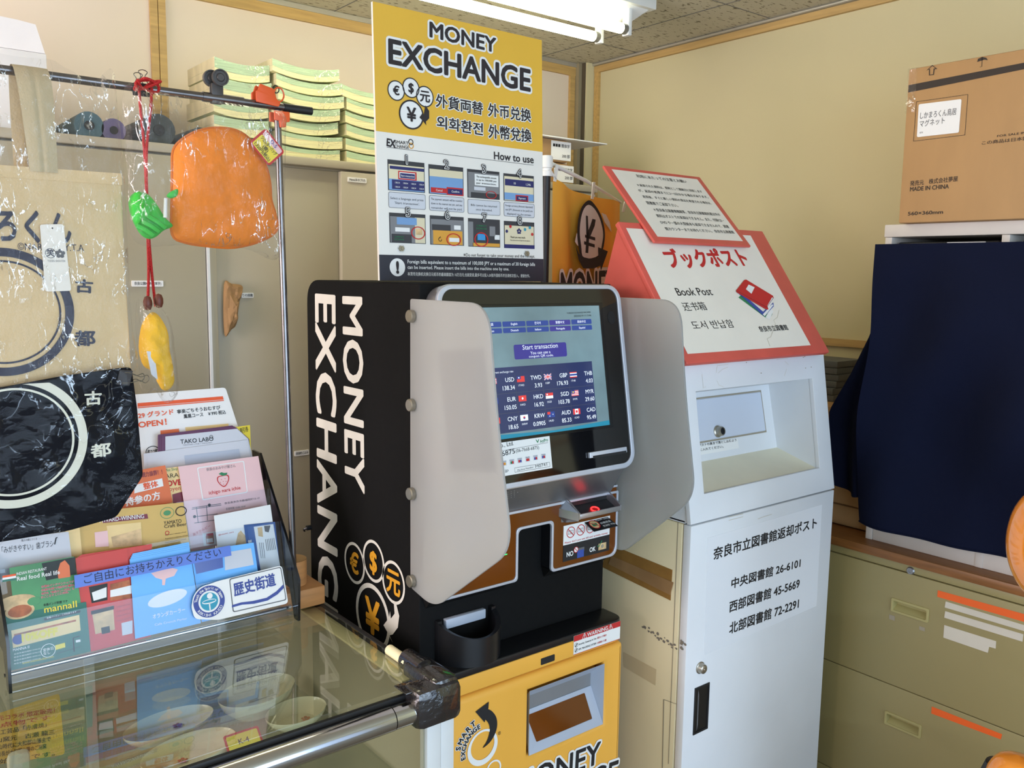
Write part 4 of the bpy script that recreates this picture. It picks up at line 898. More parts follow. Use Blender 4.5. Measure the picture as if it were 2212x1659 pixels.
MB().box((SX1-.044, SX1-.012), (SY0+.06, SY1-.33), (GZ-.014, GZ-.0085), 'foam_cream', .002).build('edge_foam', sc)
MB().box((SX1-.012, SX1), (SY0+.02, SY1), (GZ-.02, GZ+.001), 'rubber_black', .002).build('edge_trim', sc)
b = MB().tube([(SX0, SY0, GZ-.034), (.70, SY0, GZ-.034)], .0205, 'chrome', 28).tube([(.702, SY0, GZ-.034), (SX1, SY0, GZ-.034)], .0198, 'chrome', 28)
rail = b.build('front_rail', sc)
MB().box((SX0, SX1-.02), (SY0+.014, SY0+.022), (GZ-.022, GZ-.0085), 'rubber_black', .001).build('glass_seat', sc)
b = MB(); b.box((SX1-.066, SX1+.026), (SY0-.028, SY0+.030), (GZ-.062, GZ+.009), 'tape_black', .014); b.box((SX1-.028, SX1+.026), (SY0-.02, SY0+.092), (GZ-.050, GZ+.016), 'tape_black', .014)
b.tube([(SX1-.004, SY0+.05, GZ+.004), (SX1-.004, SY0+.108, GZ+.004)], .019, 'tape_black', 14); b.build('taped_corner', sc)
MB().box((SX1-.075, SX1-.040), (SY0-.004, SY0+.035), (GZ+.0005, GZ+.003), 'tape_black', .001).build('tape_end', sc)
MB().tube([(SX1-.013, SY0+.09, GZ+.006), (SX1-.010, SY0+.16, GZ+.004)], .010, 'foam_cream', 12).build('foam_roll', sc)
# things inside the showcase
SH = .5815
DG = 'glazed oval dishes in the showcase'
def dish(px, py, ru, rv, ang, h, label, marks):
    c = PZ(SH+h*.7).P(px, py); t = thing('oval_dish', label, 'dish', (c.x, c.y, SH), DG)
    e = (math.cos(ang), math.sin(ang), 0)
    MB().lathe([(0, .004), (ru*.62, .004), (ru*.9, h*.7), (ru*.985, h), (ru, h+.002), (ru*1.0, h-.002), (ru*.90, h*.55), (ru*.60, 0), (0, 0)], (c.x, c.y, SH+.0005), 'porcelain', 44, sy=rv/ru, ref=e).build('bowl', t)
    b = MB()
    for du, dv, m in marks:
        q = Vector((c.x, c.y, SH)) + Vector(e)*du*ru + Vector((-e[1], e[0], 0))*dv*rv; rr = (du*du+dv*dv)**.5; z = .006 if rr < .62 else .006+(rr-.62)/.28*h*.66
        for k in range(5):
            a = k*1.257; b.inflate([(q.x+.006*math.cos(a)+.004*math.cos(x*1.05), q.y+.006*math.sin(a)+.004*math.sin(x*1.05)) for x in range(6)], PZ(SH+z+.001), 0, .0012, m, 2, back=False)
    b.build('leaf_motif', t)
dish(366, 1572, .088, .052, .12, .030, 'pale oval dish with leaf motifs in the middle of the showcase', [(.3, .45, 'leaf_wine'), (-.35, -.2, 'leaf_wine'), (.35, -.35, 'food_brown')])
dish(556, 1505, .085, .060, .25, .045, 'deep oval bowl with one leaf motif on the right of the showcase', [(.45, -.25, 'food_brown')])
dish(410, 1628, .090, .055, .15, .030, 'front oval dish with red motif close to the price tag', [(-.1, .2, 'ink_red')])
dish(640, 1545, .065, .05, .2, .028, 'small round edged dish at the right end of the showcase', [(.3, -.1, 'food_brown')])
pk = Plane((0, 0, 0), (1, 0, 0), (0, .75, .66)); c = PZ(.62).P(527, 1603); pk.o = c
t = thing('price_card', 'small yellow price card with red border reading K-4', 'price card', (c.x, c.y, SH+.0005))
MB().prism([rrect(-.034, -.040, .034, .022, .004)], pk, 0, .001, 'ink_red').build('card', t)
MB().flat([rrect(-.030, -.036, .030, .018, .003)], pk, .0014, 'card_bright').text('K-4', pk, 0, -.002, .010, 'ink', .0018, .01, align='C').build('printing', t)
t = thing('info_card', 'orange yellow information card standing in the showcase at lower left', 'card', (.14, 1.56, SH+.0005))
pk = Plane((.0, 1.52, .50), (1, 0, 0), (0, .62, .78)); q = [pk.px(*a) for a in [(-60, 1660), (140, 1630), (128, 1498), (-60, 1560)]]
MB().prism([round_poly(q, .006)], pk, 0, .0015, 'card_yellow').build('card', t)
b = MB()
for j, (s, m) in enumerate((('・窯元コラボ 限定販売！', 'ink_red'), ('一点物です', 'ink_red'), ('伝統工芸品「赤膚焼」', 'carton_ink'), ('郡山窯元　古瀬 龍三', 'carton_ink'), ('は桃山時代に大和郡山藩主で', 'carton_ink'), ('豊臣秀長が大和郡山藩のご用窯', 'carton_ink'), ('が始まりです。', 'carton_ink'))):
    b.ptext(s, pk, (-30+j, 1562+j*15.5), (118-(j % 3)*9, 1542+j*15.5-2), (-30+j, 1551+j*15.5), m, .002, .01)
b.build('printing', t, smooth=False)
MB().box((.2, .235), (1.60, 1.62), (SH+.0005, SH+.10), 'tape_cream', .01).build('card_stand', t)

# plank and log on the counter
_l = PZ(.893).P(631, 1207); LOGX, LOGY = _l.x, _l.y
tag(MB().box((.719, .803), (1.634, 1.93), (GZ+.0015, GZ+.042), 'wood_raw', .003).build('wooden_plank'), 'wrapped wooden plank on the counter beside the machine', 'plank')
t = thing('wooden_log', 'short round wooden log standing on the plank', 'log', (LOGX, LOGY, GZ+.0425))
MB().tube([(LOGX, LOGY, GZ+.0425), (LOGX, LOGY, .893)], .030, 'wood_raw', 28).build('trunk', t)
MB().lathe([(0, .0), (.0295, 0)], (LOGX, LOGY, .8935), 'wood_end', 28).build('cut_face', t)

# ------------------------------------------------------------------ leaflet rack
rk = thing('leaflet_rack', 'black and clear acrylic leaflet rack on the glass counter', 'leaflet rack', (.46, 1.6, GZ))
RX0, RX1 = .206, .722
prof = [(-1.582, GZ+.001), (-1.578, GZ+.088), (-1.641, .968), (-1.760, 1.112), (-1.80, 1.112), (-1.80, GZ+.06), (-1.62, GZ+.06), (-1.60, GZ+.001)]
for x in (RX0, RX1-.005): MB().prism([prof], PXl(x), -.005, 0, 'smoked_acrylic').build('side_panel', rk, solid=True)
MB().tube([(RX0, 1.626, GZ+.016), (RX1, 1.626, GZ+.016)], .0045, 'chrome', 14).build('rod', rk)
MB().box((RX0+.005, RX1-.005), (1.6, 1.63), (GZ+.004, GZ+.008), 'clear_acrylic').build('bottom_shelf', rk)
LEAN = .22
def tier(k): return Plane((0, (1.602, 1.640, 1.676, 1.708, 1.732)[k], .80), (1, 0, 0), (0, LEAN, 1))
def pocket(y0, za, zb): 
    pl = Plane((0, y0, .80), (1, 0, 0), (0, LEAN, 1)); MB().prism([rrect(RX0+.006, za, RX1-.006, zb)], pl, -.001, .001, 'clear_acrylic').build('clear_pocket', rk)
pocket(1.586, .012, .110); pocket(1.624, .05, .190); pocket(1.660, .10, .250)
pT = Plane((0, 1.583, .80), (1, 0, 0), (0, LEAN, 1)); q = [pT.px(*a) for a in [(160, 1243), (497, 1178), (500, 1200), (162, 1271)]]
b = MB(); b.prism([q], pT, 0, .0005, 'label_blue'); b.ptext('ご自由にお持ちかえりください', pT, (182, 1262), (478, 1201), (178, 1242), 'navy_ink', .001); b.build('blue_label', rk, smooth=False)
b = MB(); q = [pT.px(*a) for a in [(608, 1221), (622, 1303), (470, 1339), (420, 1337), (412, 1308), (428, 1270), (470, 1255)]]; b.prism([round_poly(q, .008)], pT, .001, .002, 'paper')
cu, cv = pT.px(451, 1299); r = .027; b.flat([ell(cu, cv, r*1.18)], pT, .0023, 'paper'); b.flat([ell(cu, cv, r*1.1), ell(cu, cv, r*.75)], pT, .0026, 'ink_blue'); b.flat([ell(cu, cv, r*.62)], pT, .0026, 'teal')
b.flat([ell(cu+.002, cv+r*.38, r*.2, seg=20)], pT, .0029, 'paper'); b.flat([ell(cu, cv, r*.5, r*.16, 24)], pT, .0029, 'paper'); b.flat([ell(cu, cv+.0004, r*.46, r*.09, 24)], pT, .0031, 'teal'); b.flat([rrect(cu-.0012, cv-r*.6, cu+.0012, cv-r*.1)], pT, .0029, 'paper')
for s, a0, dr_ in (('Touch the Spirit of Japan', 168, -6.7), ('REKISHI KAIDO', 215, 9.2)):
    for k, ch in enumerate(s):
        a = math.radians(a0+k*dr_); rr_ = r*.84 if dr_ < 0 else r*1.03
        b.text(ch, pT, cu+rr_*math.cos(a), cv+rr_*math.sin(a), .0052, 'paper', .0031, .01, align='C', ang=a-math.pi/2 if dr_ < 0 else a+math.pi/2)
q = [pT.px(*a) for a in [(494, 1250), (606, 1224), (618, 1296), (502, 1323)]]; q1 = [pT.px(*a) for a in [(496, 1252), (604.5, 1226), (616, 1294.5), (504, 1320.5)]]; b.flat([round_poly(q, .005), round_poly(q1, .004)], pT, .0025, 'ink_grey')
b.ptext('歴史街道', pT, (506, 1288), (595, 1264), (503, 1260), 'ink_blue', .0026, .03); b.flatpx([(500, 1307), (520, 1301), (545, 1298), (575, 1291), (596, 1277), (611, 1262), (612, 1270), (598, 1284), (577, 1297), (548, 1304), (522, 1306), (500, 1312)], pT, .0026, 'ink_blue')
b.build('white_sign_plate', rk, smooth=False)
def leaf(name, label, pts, k, mat, group, n=0.0, cat='leaflet', deco=None, th=.0006, rad=.001):
    pl = tier(k); pl.o = pl.o + pl.n*n; q = [pl.px(*a) for a in pts]
    c = pl.at(sum(a[0] for a in q)/len(q), min(a[1] for a in q)); t = thing(name, label, cat, c, group)
    MB().prism([round_poly(q, rad, 3)], pl, -th, 0, mat).build('sheet', t)
    if deco:
        b = MB(); deco(b, pl); b.build('printing', t, smooth=False)
    return t
LG = 'leaflets in the counter rack'
def d_a4(b, p):
    b.flatpx([(297, 871), (481, 856), (483, 863), (297, 879)], p, .0006, 'ink_orange'); b.flatpx([(297, 880), (483, 864), (484, 866), (297, 882)], p, .0006, 'ink_orange')
    b.ptext('29 グランド', p, (299, 904), (375, 895), (299, 892), 'ink_orange', .0006, .03); b.ptext('OPEN！', p, (300, 924), (360, 917), (300, 911), 'ink_orange', .0006, .03)
    b.ptext('寧楽ごちそうおむすび', p, (383, 894), (476, 884), (383, 885), 'ink', .0006, .02); b.ptext('鳳凰コース　￥990 税込', p, (397, 904), (488, 894), (397, 895), 'ink', .0006, .02)
    b.flatpx([(346, 930), (386, 926), (388, 940), (347, 942)], p, .0006, 'leaf_orange'); b.flatpx([(400, 923), (493, 915), (494, 924), (401, 933)], p, .0006, 'leaf_cream'); b.flatpx([(400, 934), (440, 930), (440, 936), (400, 940)], p, .0006, 'leaf_wine')
    cu, cv = p.px(330, 976); b.flat([ell(cu, cv, .014, .012, 24), ell(cu, cv, .0125, .0105, 24)], p, .0006, 'ink'); b.text('むす', p, cu, cv-.004, .008, 'ink', .0006, .02, align='C')
leaf('paper_flyer', 'large white flyer with orange stripes and OPEN text at the back of the rack', [(280, 853), (487, 837), (517, 930), (540, 1040), (300, 1080)], 4, 'paper', LG, deco=d_a4, rad=.006)
def d_yel(b, p): b.ptext('割引券', p, (520, 936), (537, 932), (520, 924), 'ink', .0006, .01)
leaf('coupon_flyer', 'yellow cornered coupon flyer peeking out behind the purple leaflets', [(470, 928), (540, 918), (545, 1040), (470, 1045)], 3, 'card_bright', LG, -.004, deco=d_yel)
PG = 'purple edged pub leaflets'
for j in range(3):
    dx = -j*4; dy = -j*2
    def d_tk(b, p):
        b.flatpx([(357, 943), (512, 926), (536, 948), (546, 990), (357, 1010)], p, .0005, 'paper_grey')
        b.ptext('TAKO LABO', p, (390, 959), (461, 952), (389, 950), 'ink', .0008, .012); b.ptext('TAKOYAKI × PUB × TAKOLABO', p, (395, 963), (458, 957), (395, 960.5), 'ink_grey', .0008); cu, cv = p.px(456, 944); b.flat([ell(cu, cv, .004, seg=16), ell(cu, cv, .003, seg=16)], p, .0008, 'ink')
    leaf('pub_leaflet', ['front purple edged leaflet with white panel in the rack', 'second purple edged leaflet just behind the front one', 'rearmost purple edged leaflet of the pub stack'][j], [(349+dx, 943+dy), (510+dx, 923+dy), (538+(0 if j else 0), 948), (550, 1040), (349+dx, 1060)], 3, 'leaf_purple', PG, -.0012*j, deco=d_tk if j == 0 else None)
leaf('grey_flyer', 'plain pale grey flyer in front of the purple leaflets', [(310, 980), (536, 950), (548, 1045), (315, 1085)], 3, 'paper_grey', LG, .004, deco=lambda b, p: b.flatpx([(398, 984), (516, 970), (520, 990), (400, 1004)], p, .0006, 'slot_grey'))
def d_cof(b, p):
    b.ptext('Coffee Shop', p, (350, 1022), (384, 1017), (350, 1014), 'ink_green', .0006); b.ptext('NARA', p, (346, 1035), (386, 1030), (346, 1026), 'carton_ink', .0006); b.ptext('LOVE', p, (352, 1052), (392, 1047), (352, 1040), 'ink_red', .0006, .04); b.ptext('oyen', p, (366, 1064), (390, 1061), (366, 1055), 'ink_red', .0006)
    b.flatpx([(372, 1068), (394, 1062), (398, 1085), (374, 1090)], p, .0005, 'leaf_wine')
leaf('cafe_flyer', 'cream coffee shop flyer with pink lettering between orange and pink leaflets', [(330, 1015), (386, 1008), (398, 1100), (340, 1110)], 2, 'leaf_cream', LG, .001, deco=d_cof)
def d_or(b, p):
    b.ptext('持続力抜群！！', p, (298, 1033), (351, 1024), (298, 1022), 'leaf_wine', .0006, .02); b.flatpx([(290, 1048), (350, 1033), (353, 1050), (290, 1066)], p, .0006, 'paper')
    b.ptext('整体', p, (311, 1058), (342, 1051), (310, 1044), 'ink_orange', .0008, .03); b.ptext('持参の方', p, (272, 1094), (347, 1078), (271, 1076), 'paper', .0006, .03)
leaf('orange_flyer', 'orange leaflet with white Japanese lettering beside the navy bag', [(250, 1025), (357, 1005), (373, 1085), (262, 1112)], 2, 'leaf_orange', LG, .006, deco=d_or)
def d_pk(b, p):
    q = [p.px(*a) for a in [(425, 1010), (527, 995), (535, 1064), (437, 1081)]]; q1 = [p.px(*a) for a in [(427.5, 1012), (525, 997.5), (533, 1062), (439, 1078.5)]]; b.flat([round_poly(q, .004), round_poly(q1, .003)], p, .0006, 'paper')
    b.ptext('奈良のおみやげ屋さん', p, (446, 1018), (509, 1009), (446, 1011), 'ink_grey', .0006)
    s = [p.px(*a) for a in [(470, 1030), (480, 1027), (492, 1026), (495, 1034), (490, 1047), (483, 1052), (474, 1046), (469, 1038)]]; L = smooth_loop(s, 5); c = sum((Vector(a) for a in L), Vector((0, 0)))/len(L); b.flat([[tuple(a) for a in L], [tuple(c+(a-c)*.84) for a in L]], p, .0006, 'ink_red')
    b.flatpx([(472, 1024), (478, 1020), (484, 1022), (491, 1021), (489, 1026), (481, 1028)], p, .0008, 'ink_green')
    for a in ((478, 1036), (486, 1034), (482, 1040), (476, 1042), (488, 1040), (483, 1046)): b.flat([ell(*p.px(*a), .0008, seg=8)], p, .0007, 'ink_red')
    b.ptext('ichigo nara ichie', p, (452, 1071), (520, 1059), (451, 1061), 'ink_red', .0006, .01); b.ptext('奈良県奈良市鶴福院町15-1F', p, (485, 1090), (561, 1078), (485, 1085), 'ink', .0006); b.ptext('営業時間 10:00-18:00', p, (488, 1102), (530, 1096), (488, 1097), 'ink_grey', .0006)
    for a, c_ in (((415, 1097), (477, 1088)), ((417, 1117), (470, 1110)), ((424, 1095), (428, 1130)), ((446, 1092), (448, 1124)), ((414, 1100), (478, 1091)), ((420, 1130), (472, 1122))): b.flat([stroke([p.px(*a), p.px(*c_)], .0012)], p, .0006, 'ink_grey')
    b.flat([ell(*p.px(452, 1091), .003, seg=14)], p, .0008, 'ink'); b.flat([ell(*p.px(420, 1116), .003, seg=14)], p, .0008, 'ink'); b.ptext('あすかルビー', p, (418, 1158), (455, 1138), (416, 1152), 'ink_red', .0006)
    b.flatpx([(437, 1152), (466, 1147), (468, 1176), (440, 1180)], p, .0006, 'paper'); b.flatpx([(444, 1158), (461, 1155), (462, 1174), (446, 1176)], p, .0008, 'food_brown'); b.flatpx([(446, 1164), (459, 1162), (460, 1171), (447, 1172)], p, .001, 'paper'); b.flatpx([(445, 1153), (460, 1151), (461, 1156), (445, 1158)], p, .001, 'ink_red')
leaf('pink_flyer', 'pink souvenir shop flyer with strawberry drawing in the rack', [(385, 1008), (558, 985), (588, 1150), (414, 1192)], 2, 'leaf_pink', LG, .0085, deco=d_pk)
def d_ya(b, p):
    b.flatpx([(222, 1120), (318, 1110), (320, 1120), (222, 1130)], p, .0006, 'leaf_wine'); b.ptext('AWARD-WINNING', p, (215, 1129), (311, 1119), (215, 1120), 'paper', .0008, .01)
    cu, cv = p.px(361, 1108); b.flat([ell(cu, cv, .013, .011, 28), ell(cu, cv, .012, .010, 28)], p, .0006, 'leaf_green'); b.flat([ell(cu, cv, .007, .005, 20)], p, .0006, 'leaf_green'); cu, cv = p.px(391, 1104); b.flat([ell(cu, cv, .011, .0095, 24), ell(cu, cv, .009, .0075, 24)], p, .0006, 'carton_ink')
    b.ptext('YAMATO', p, (354, 1134), (392, 1129), (354, 1126), 'carton_ink', .0006, .006); b.ptext('Craft Beer', p, (355, 1141), (403, 1135), (355, 1134), 'carton_ink', .0006, .006)
    b.flatpx([(230, 1136), (304, 1128), (307, 1177), (236, 1184)], p, .0006, 'leaf_cream'); b.flatpx([(204, 1150), (232, 1146), (235, 1180), (206, 1182)], p, .0008, 'leaf_pink'); b.flatpx([(240, 1160), (304, 1142), (306, 1176), (244, 1182)], p, .0008, 'food_tan')
    for j in range(5): b.ptext('Experience a selection of local', p, (357, 1158+j*8), (402+(j % 2)*3, 1151+j*7.5), (357, 1154.5+j*8), 'carton_ink', .0006)
    cu, cv = p.px(361, 1151); b.flat([ell(cu, cv, .004, seg=16), ell(cu, cv, .0028, seg=16)], p, .0007, 'ink_red')
leaf('beer_flyer', 'gold craft beer flyer in the middle of the rack', [(150, 1110), (396, 1085), (412, 1195), (165, 1220)], 1, 'leaf_gold', LG, .004, deco=d_ya)
leaf('cream_flyer', 'cream beige flyer peeking out left of the gold beer flyer', [(140, 1125), (170, 1120), (180, 1225), (150, 1230)], 1, 'leaf_cream', LG, .0055)
def d_tb(b, p): b.ptext('「みがきやすい」歯ブラシ', p, (4, 1196), (116, 1181), (3, 1181), 'ink', .0006); b.ptext('個人の歯につくる', p, (46, 1170), (80, 1166), (46, 1165), 'ink', .0006); b.flat([stroke([p.px(118, 1176), p.px(121, 1162), p.px(124, 1161)], .002)], p, .0006, 'ink')
leaf('toothbrush_flyer', 'pale lavender grey flyer about toothbrushes at the left end of the rack', [(-8, 1169), (148, 1148), (158, 1230), (2, 1258)], 1, 'paper_grey', LG, .008, deco=d_tb)
def d_qr(b, p): b.flatpx([(514, 1152), (520, 1146), (532, 1160), (534, 1180), (512, 1192), (508, 1180)], p, .0006, 'food_tan'); b.ptext('@okashi_nara', p, (472, 1158), (505, 1151), (472, 1154), 'ink_red', .0006)
leaf('white_flyer', 'white flyer with snack picture in front of the pink flyer', [(462, 1114), (584, 1090), (598, 1190), (474, 1215)], 1, 'paper', LG, .006, deco=d_qr)
RF = 'navy edged massage leaflets'
for j in range(3):
    def d_rf(b, p):
        b.flatpx([(548, 1138), (590, 1132), (606, 1230), (564, 1240)], p, .0005, 'paper'); b.ptext('リフレ館', p, (546, 1207), (543, 1166), (538, 1208), 'paper', .0008, .02)
        b.flatpx([(556, 1140), (566, 1138), (568, 1160), (558, 1158)], p, .0008, 'food_tan'); b.flatpx([(570, 1136), (584, 1135), (580, 1150), (572, 1148)], p, .0008, 'ink_grey')
        for k in range(6): b.flat([stroke([p.px(573+k*3.6, 1165-k*.6), p.px(577+k*3.6, 1190-k*.6)], .0012)], p, .0008, 'ink_grey')
        for k in range(3): b.flat([stroke([p.px(560+k*4, 1172), p.px(564+k*4, 1206)], .0009)], p, .0008, 'ink')
    leaf('massage_leaflet', ['front navy and white leaflet with price table at the right end', 'second navy edged leaflet behind the price table leaflet', 'rearmost navy edged leaflet at the right end of the rack'][j], [(533-j*3, 1137-j*1.5), (594, 1127), (606, 1236), (548-j*3, 1248)], 1, 'leaf_blue', RF, .0105-.0012*j, deco=d_rf if j == 0 else None)
def d_in(b, p):
    b.flatpx([(4, 1330), (186, 1300), (196, 1407), (18, 1450)], p, .0004, 'leaf_dkgreen'); b.flatpx([(90, 1217), (162, 1203), (165, 1240), (100, 1254)], p, .0004, 'roll_dark')
    b.flatpx([(130, 1216), (140, 1210), (150, 1222), (152, 1246), (126, 1250), (124, 1236)], p, .0006, 'leaf_orange')
    b.flatpx([(5, 1244), (34, 1239), (34.5, 1243.5), (5, 1248.5)], p, .0006, 'ink_orange'); b.flatpx([(5, 1248.5), (34.5, 1243.5), (35, 1248), (5, 1253)], p, .0006, 'paper'); b.flatpx([(5, 1253), (35, 1248), (35, 1252.5), (5, 1257.5)], p, .0006, 'leaf_dkgreen')
    b.ptext('INDIAN RESTAURANT', p, (36, 1243), (101, 1231), (35, 1237), 'paper', .0008, .01); b.ptext('Real food Real life', p, (37, 1255), (129, 1240), (36, 1246), 'paper', .0008, .015)
    cu, cv = p.px(43, 1320); b.flat([ell(cu, cv, .022, .013, 24)], p, .0006, 'food_tan'); b.flat([ell(cu-.004, cv+.016, .030, .012, 24)], p, .0005, 'food_tan'); b.flat([ell(cu, cv, .018, .010, 24)], p, .0008, 'food_brown'); b.flat([ell(cu+.022, cv+.012, .010, .007, 16)], p, .0007, 'leaf_green')
    for j, s in enumerate(('本場のインドナンシェフが', '伝統の技で現代を重ね', '現代も「絶品カレー料理」を', 'まごころで ここに完成。')): b.ptext(s, p, (89, 1270+j*7.6), (160-(j == 3)*12, 1258+j*7.6), (88.5, 1265+j*7.6), 'ink_red', .001, .02, 'paper', .06)
    b.ptext('本格インド料理 マナ', p, (94, 1310), (146, 1301), (94, 1304), 'ink', .0008, .01); b.ptext('mannaII', p, (96, 1324), (166, 1311), (95, 1310), 'card_bright', .0008, .01); b.flatpx([(94, 1336), (173, 1318), (174, 1323), (95, 1341)], p, .0006, 'ink'); b.ptext('各種パーティ、ご予約承ります', p, (101, 1337), (165, 1323), (101, 1333), 'paper', .0009)
    b.flatpx([(24, 1362), (171, 1328), (174, 1362), (28, 1400)], p, .0006, 'leaf_cream'); b.flatpx([(30, 1370), (164, 1338), (164, 1342), (30, 1374)], p, .0008, 'food_brown'); b.flat([ell(*p.px(39, 1381), .0085, seg=24)], p, .0008, 'ink_blue'); b.ptext('10%OFF', p, (48, 1386), (124, 1371), (47, 1370), 'card_bright', .001, .05)
    b.ptext('MANNA Ⅱ', p, (28, 1407), (63, 1400), (28, 1401), 'paper', .0008, .01)
    for j in range(4): b.ptext('奈良市東向南町 0742-22', p, (30, 1415+j*7), (88, 1402+j*7), (30, 1411.5+j*7), 'paper', .0008)
    cu, cv = p.px(104, 1405); b.flat([ell(cu, cv, .0115, seg=24), ell(cu, cv, .0106, seg=24)], p, .0008, 'paper'); b.text('定休日\nなし', p, cu, cv, .004, 'paper', .0008, .01, align='C'); b.flatpx([(119, 1394), (140, 1388), (141, 1398), (120, 1404)], p, .0008, 'card_bright'); b.flat([stroke([p.px(122, 1412), p.px(176, 1396)], .0008)], p, .0008, 'ink'); b.flat([stroke([p.px(160, 1408), p.px(158, 1378), p.px(172, 1374)], .002)], p, .0008, 'ink'); b.flatpx([(163, 1383), (173, 1381), (174, 1386), (164, 1388)], p, .001, 'paper')
    b.ptext('www.mannaindian.com', p, (48, 1435), (116, 1420), (48, 1430), 'card_bright', .0008)
leaf('restaurant_flyer', 'green Indian restaurant flyer with discount at the front left of the rack', [(20, 1227), (160, 1202), (190, 1408), (44, 1441)], 0, 'leaf_green', LG, .004, deco=d_in)
RD = 'red leaflets in the front pocket'
for j in range(4):
    def d_rd(b, p):
        b.flatpx([(192, 1268), (232, 1260), (232, 1296), (198, 1303)], p, .0006, 'roll_dark'); b.flatpx([(198, 1280), (230, 1268), (230, 1290), (202, 1298)], p, .0008, 'paper'); b.flatpx([(238, 1262), (280, 1252), (284, 1292), (238, 1298)], p, .0006, 'food_brown'); b.flatpx([(238, 1275), (284, 1264), (284, 1282), (238, 1290)], p, .0008, 'paper')
        b.flatpx([(198, 1320), (244, 1308), (248, 1360), (206, 1370)], p, .0006, 'food_tan'); b.flatpx([(196, 1320), (246, 1308), (246, 1316), (197, 1328)], p, .0008, 'ink'); b.flatpx([(218, 1356), (236, 1352), (238, 1366), (220, 1370)], p, .0008, 'roll_dark')
        for k in range(4): b.ptext('Today lunch set', p, (252, 1314+k*10), (282, 1306+k*10), (252, 1310+k*10), 'leaf_wine', .0006)
        b.flatpx([(262, 1346), (286, 1340), (286, 1368), (264, 1373)], p, .0006, 'paper_grey')
    leaf('red_leaflet', ['front red leaflet with food pictures in the front pocket', 'second red leaflet close behind the front one', 'third red leaflet of the front pocket stack', 'rearmost red leaflet rising above the blue label'][j], [(163+j*4, 1206-j*2.5), (274+j*18, 1184-j*3), (296+j*10, 1375), (186+j*4, 1408)], 0, 'leaf_red', RD, .0025-.0012*j, deco=d_rd if j == 0 else None)
BL = 'sky blue leaflets in the front pocket'
for j in range(4):
    def d_bl(b, p):
        b.flatpx([(326, 1238), (370, 1226), (384, 1230), (376, 1244), (358, 1250), (356, 1264), (350, 1264), (350, 1252), (336, 1248)], p, .0006, 'leaf_pink'); cu, cv = p.px(362, 1292); b.flat([ell(cu, cv, .036, .013, 28, .12)], p, .0006, 'paper'); b.ptext('オランダカーラー', p, (330, 1337), (400, 1321), (329, 1327), 'paper', .0008, .02); b.ptext('Cafe Crunch Parlor', p, (334, 1352), (404, 1338), (334, 1347), 'paper', .0008)
    leaf('sky_blue_leaflet', ['front sky blue leaflet with fish drawing in the front pocket', 'second sky blue leaflet just behind the fish drawing one', 'third sky blue leaflet of the front pocket stack', 'rearmost sky blue leaflet of the front pocket stack'][j], [(280+j*2, 1208-j*4), (408, 1183-j*4), (434, 1346), (292, 1380)], 0, 'leaf_sky_reflection', BL, .0080-.0012*j, deco=d_bl if j == 0 else None)
leaf('blue_photo_flyer', 'bright blue photo flyer behind the white sign plate of the rack', [(412, 1192), (548, 1172), (568, 1312), (436, 1344)], 0, 'leaf_sky_reflection', LG, .002, deco=lambda b, p: (b.flatpx([(418, 1206), (480, 1195), (482, 1226), (424, 1240)], p, .0006, 'screen_blue'), b.flatpx([(484, 1194), (542, 1184), (548, 1220), (486, 1232)], p, .0006, 'paper_grey')))

# ------------------------------------------------------------------ hanging rail with bags
RY, RZ = 1.645, 1.811
hr = thing('hanging_rail', 'thin steel display rail with upright pole behind the leaflet rack', 'display rail', (.73, RY, GZ+.0425))
p5 = PY(RY); xr = lambda *q: p5.P(*q).x
MB().tube([(-.2, RY, RZ), (xr(520, 220), RY, RZ)], .0072, 'steel_pole', 14).build('rail', hr)
MB().tube([(xr(437, 205), RY, RZ), (xr(525, 222), RY, RZ)], .0088, 'steel_pole', 14).build('joint_sleeve', hr)
MB().tube([(xr(525, 222), RY, RZ), (xr(612, 232), RY, RZ)], .0068, 'steel_pole', 14).build('rail_end', hr)
MB().tube([(xr(612, 232), RY, RZ), (xr(673, 240), RY, RZ)], .0078, 'rubber_black', 14).build('end_cap', hr)
MB().tube([(.738, RY, GZ+.0427), (.722, RY, RZ-.007)], .0066, 'steel_pole', 14).build('pole', hr)
b = MB()
for z in (1.20, 1.52, 1.66): x = .738-.016*(z-.84)/.96; b.tube([(x, RY, z-.0025), (x, RY, z+.0025)], .0073, 'steel_pole', 14)
b.build('pole_notches', hr) if False else None

def circ3(a, b, c):
    ax, ay = a; bx_, by = b; cx_, cy_ = c; d = 2*(ax*(by-cy_)+bx_*(cy_-ay)+cx_*(ay-by))
    ux = ((ax*ax+ay*ay)*(by-cy_)+(bx_*bx_+by*by)*(cy_-ay)+(cx_*cx_+cy_*cy_)*(ay-by))/d; uy = ((ax*ax+ay*ay)*(cx_-bx_)+(bx_*bx_+by*by)*(ax-cx_)+(cx_*cx_+cy_*cy_)*(bx_-ax))/d
    return ux, uy, ((ax-ux)**2+(ay-uy)**2)**.5
def sheet(pl, pts, m, wr, ws, th, parent, name, n=0.0, rings=26, seed=0., sub=8):
    lp = smooth_loop([pl.px(*q) for q in pts], sub); return MB().inflate(lp, pl, n, th, m, rings, back=False, p=6, wr=wr, ws=ws, seed=seed).build(name, parent, ang=3)
def ringband(b, pl, c, r0, r1, n, m, clip=None):
    b.flat([ell(c[0], c[1], r1, seg=96), ell(c[0], c[1], r0, seg=96)], pl, n, m)
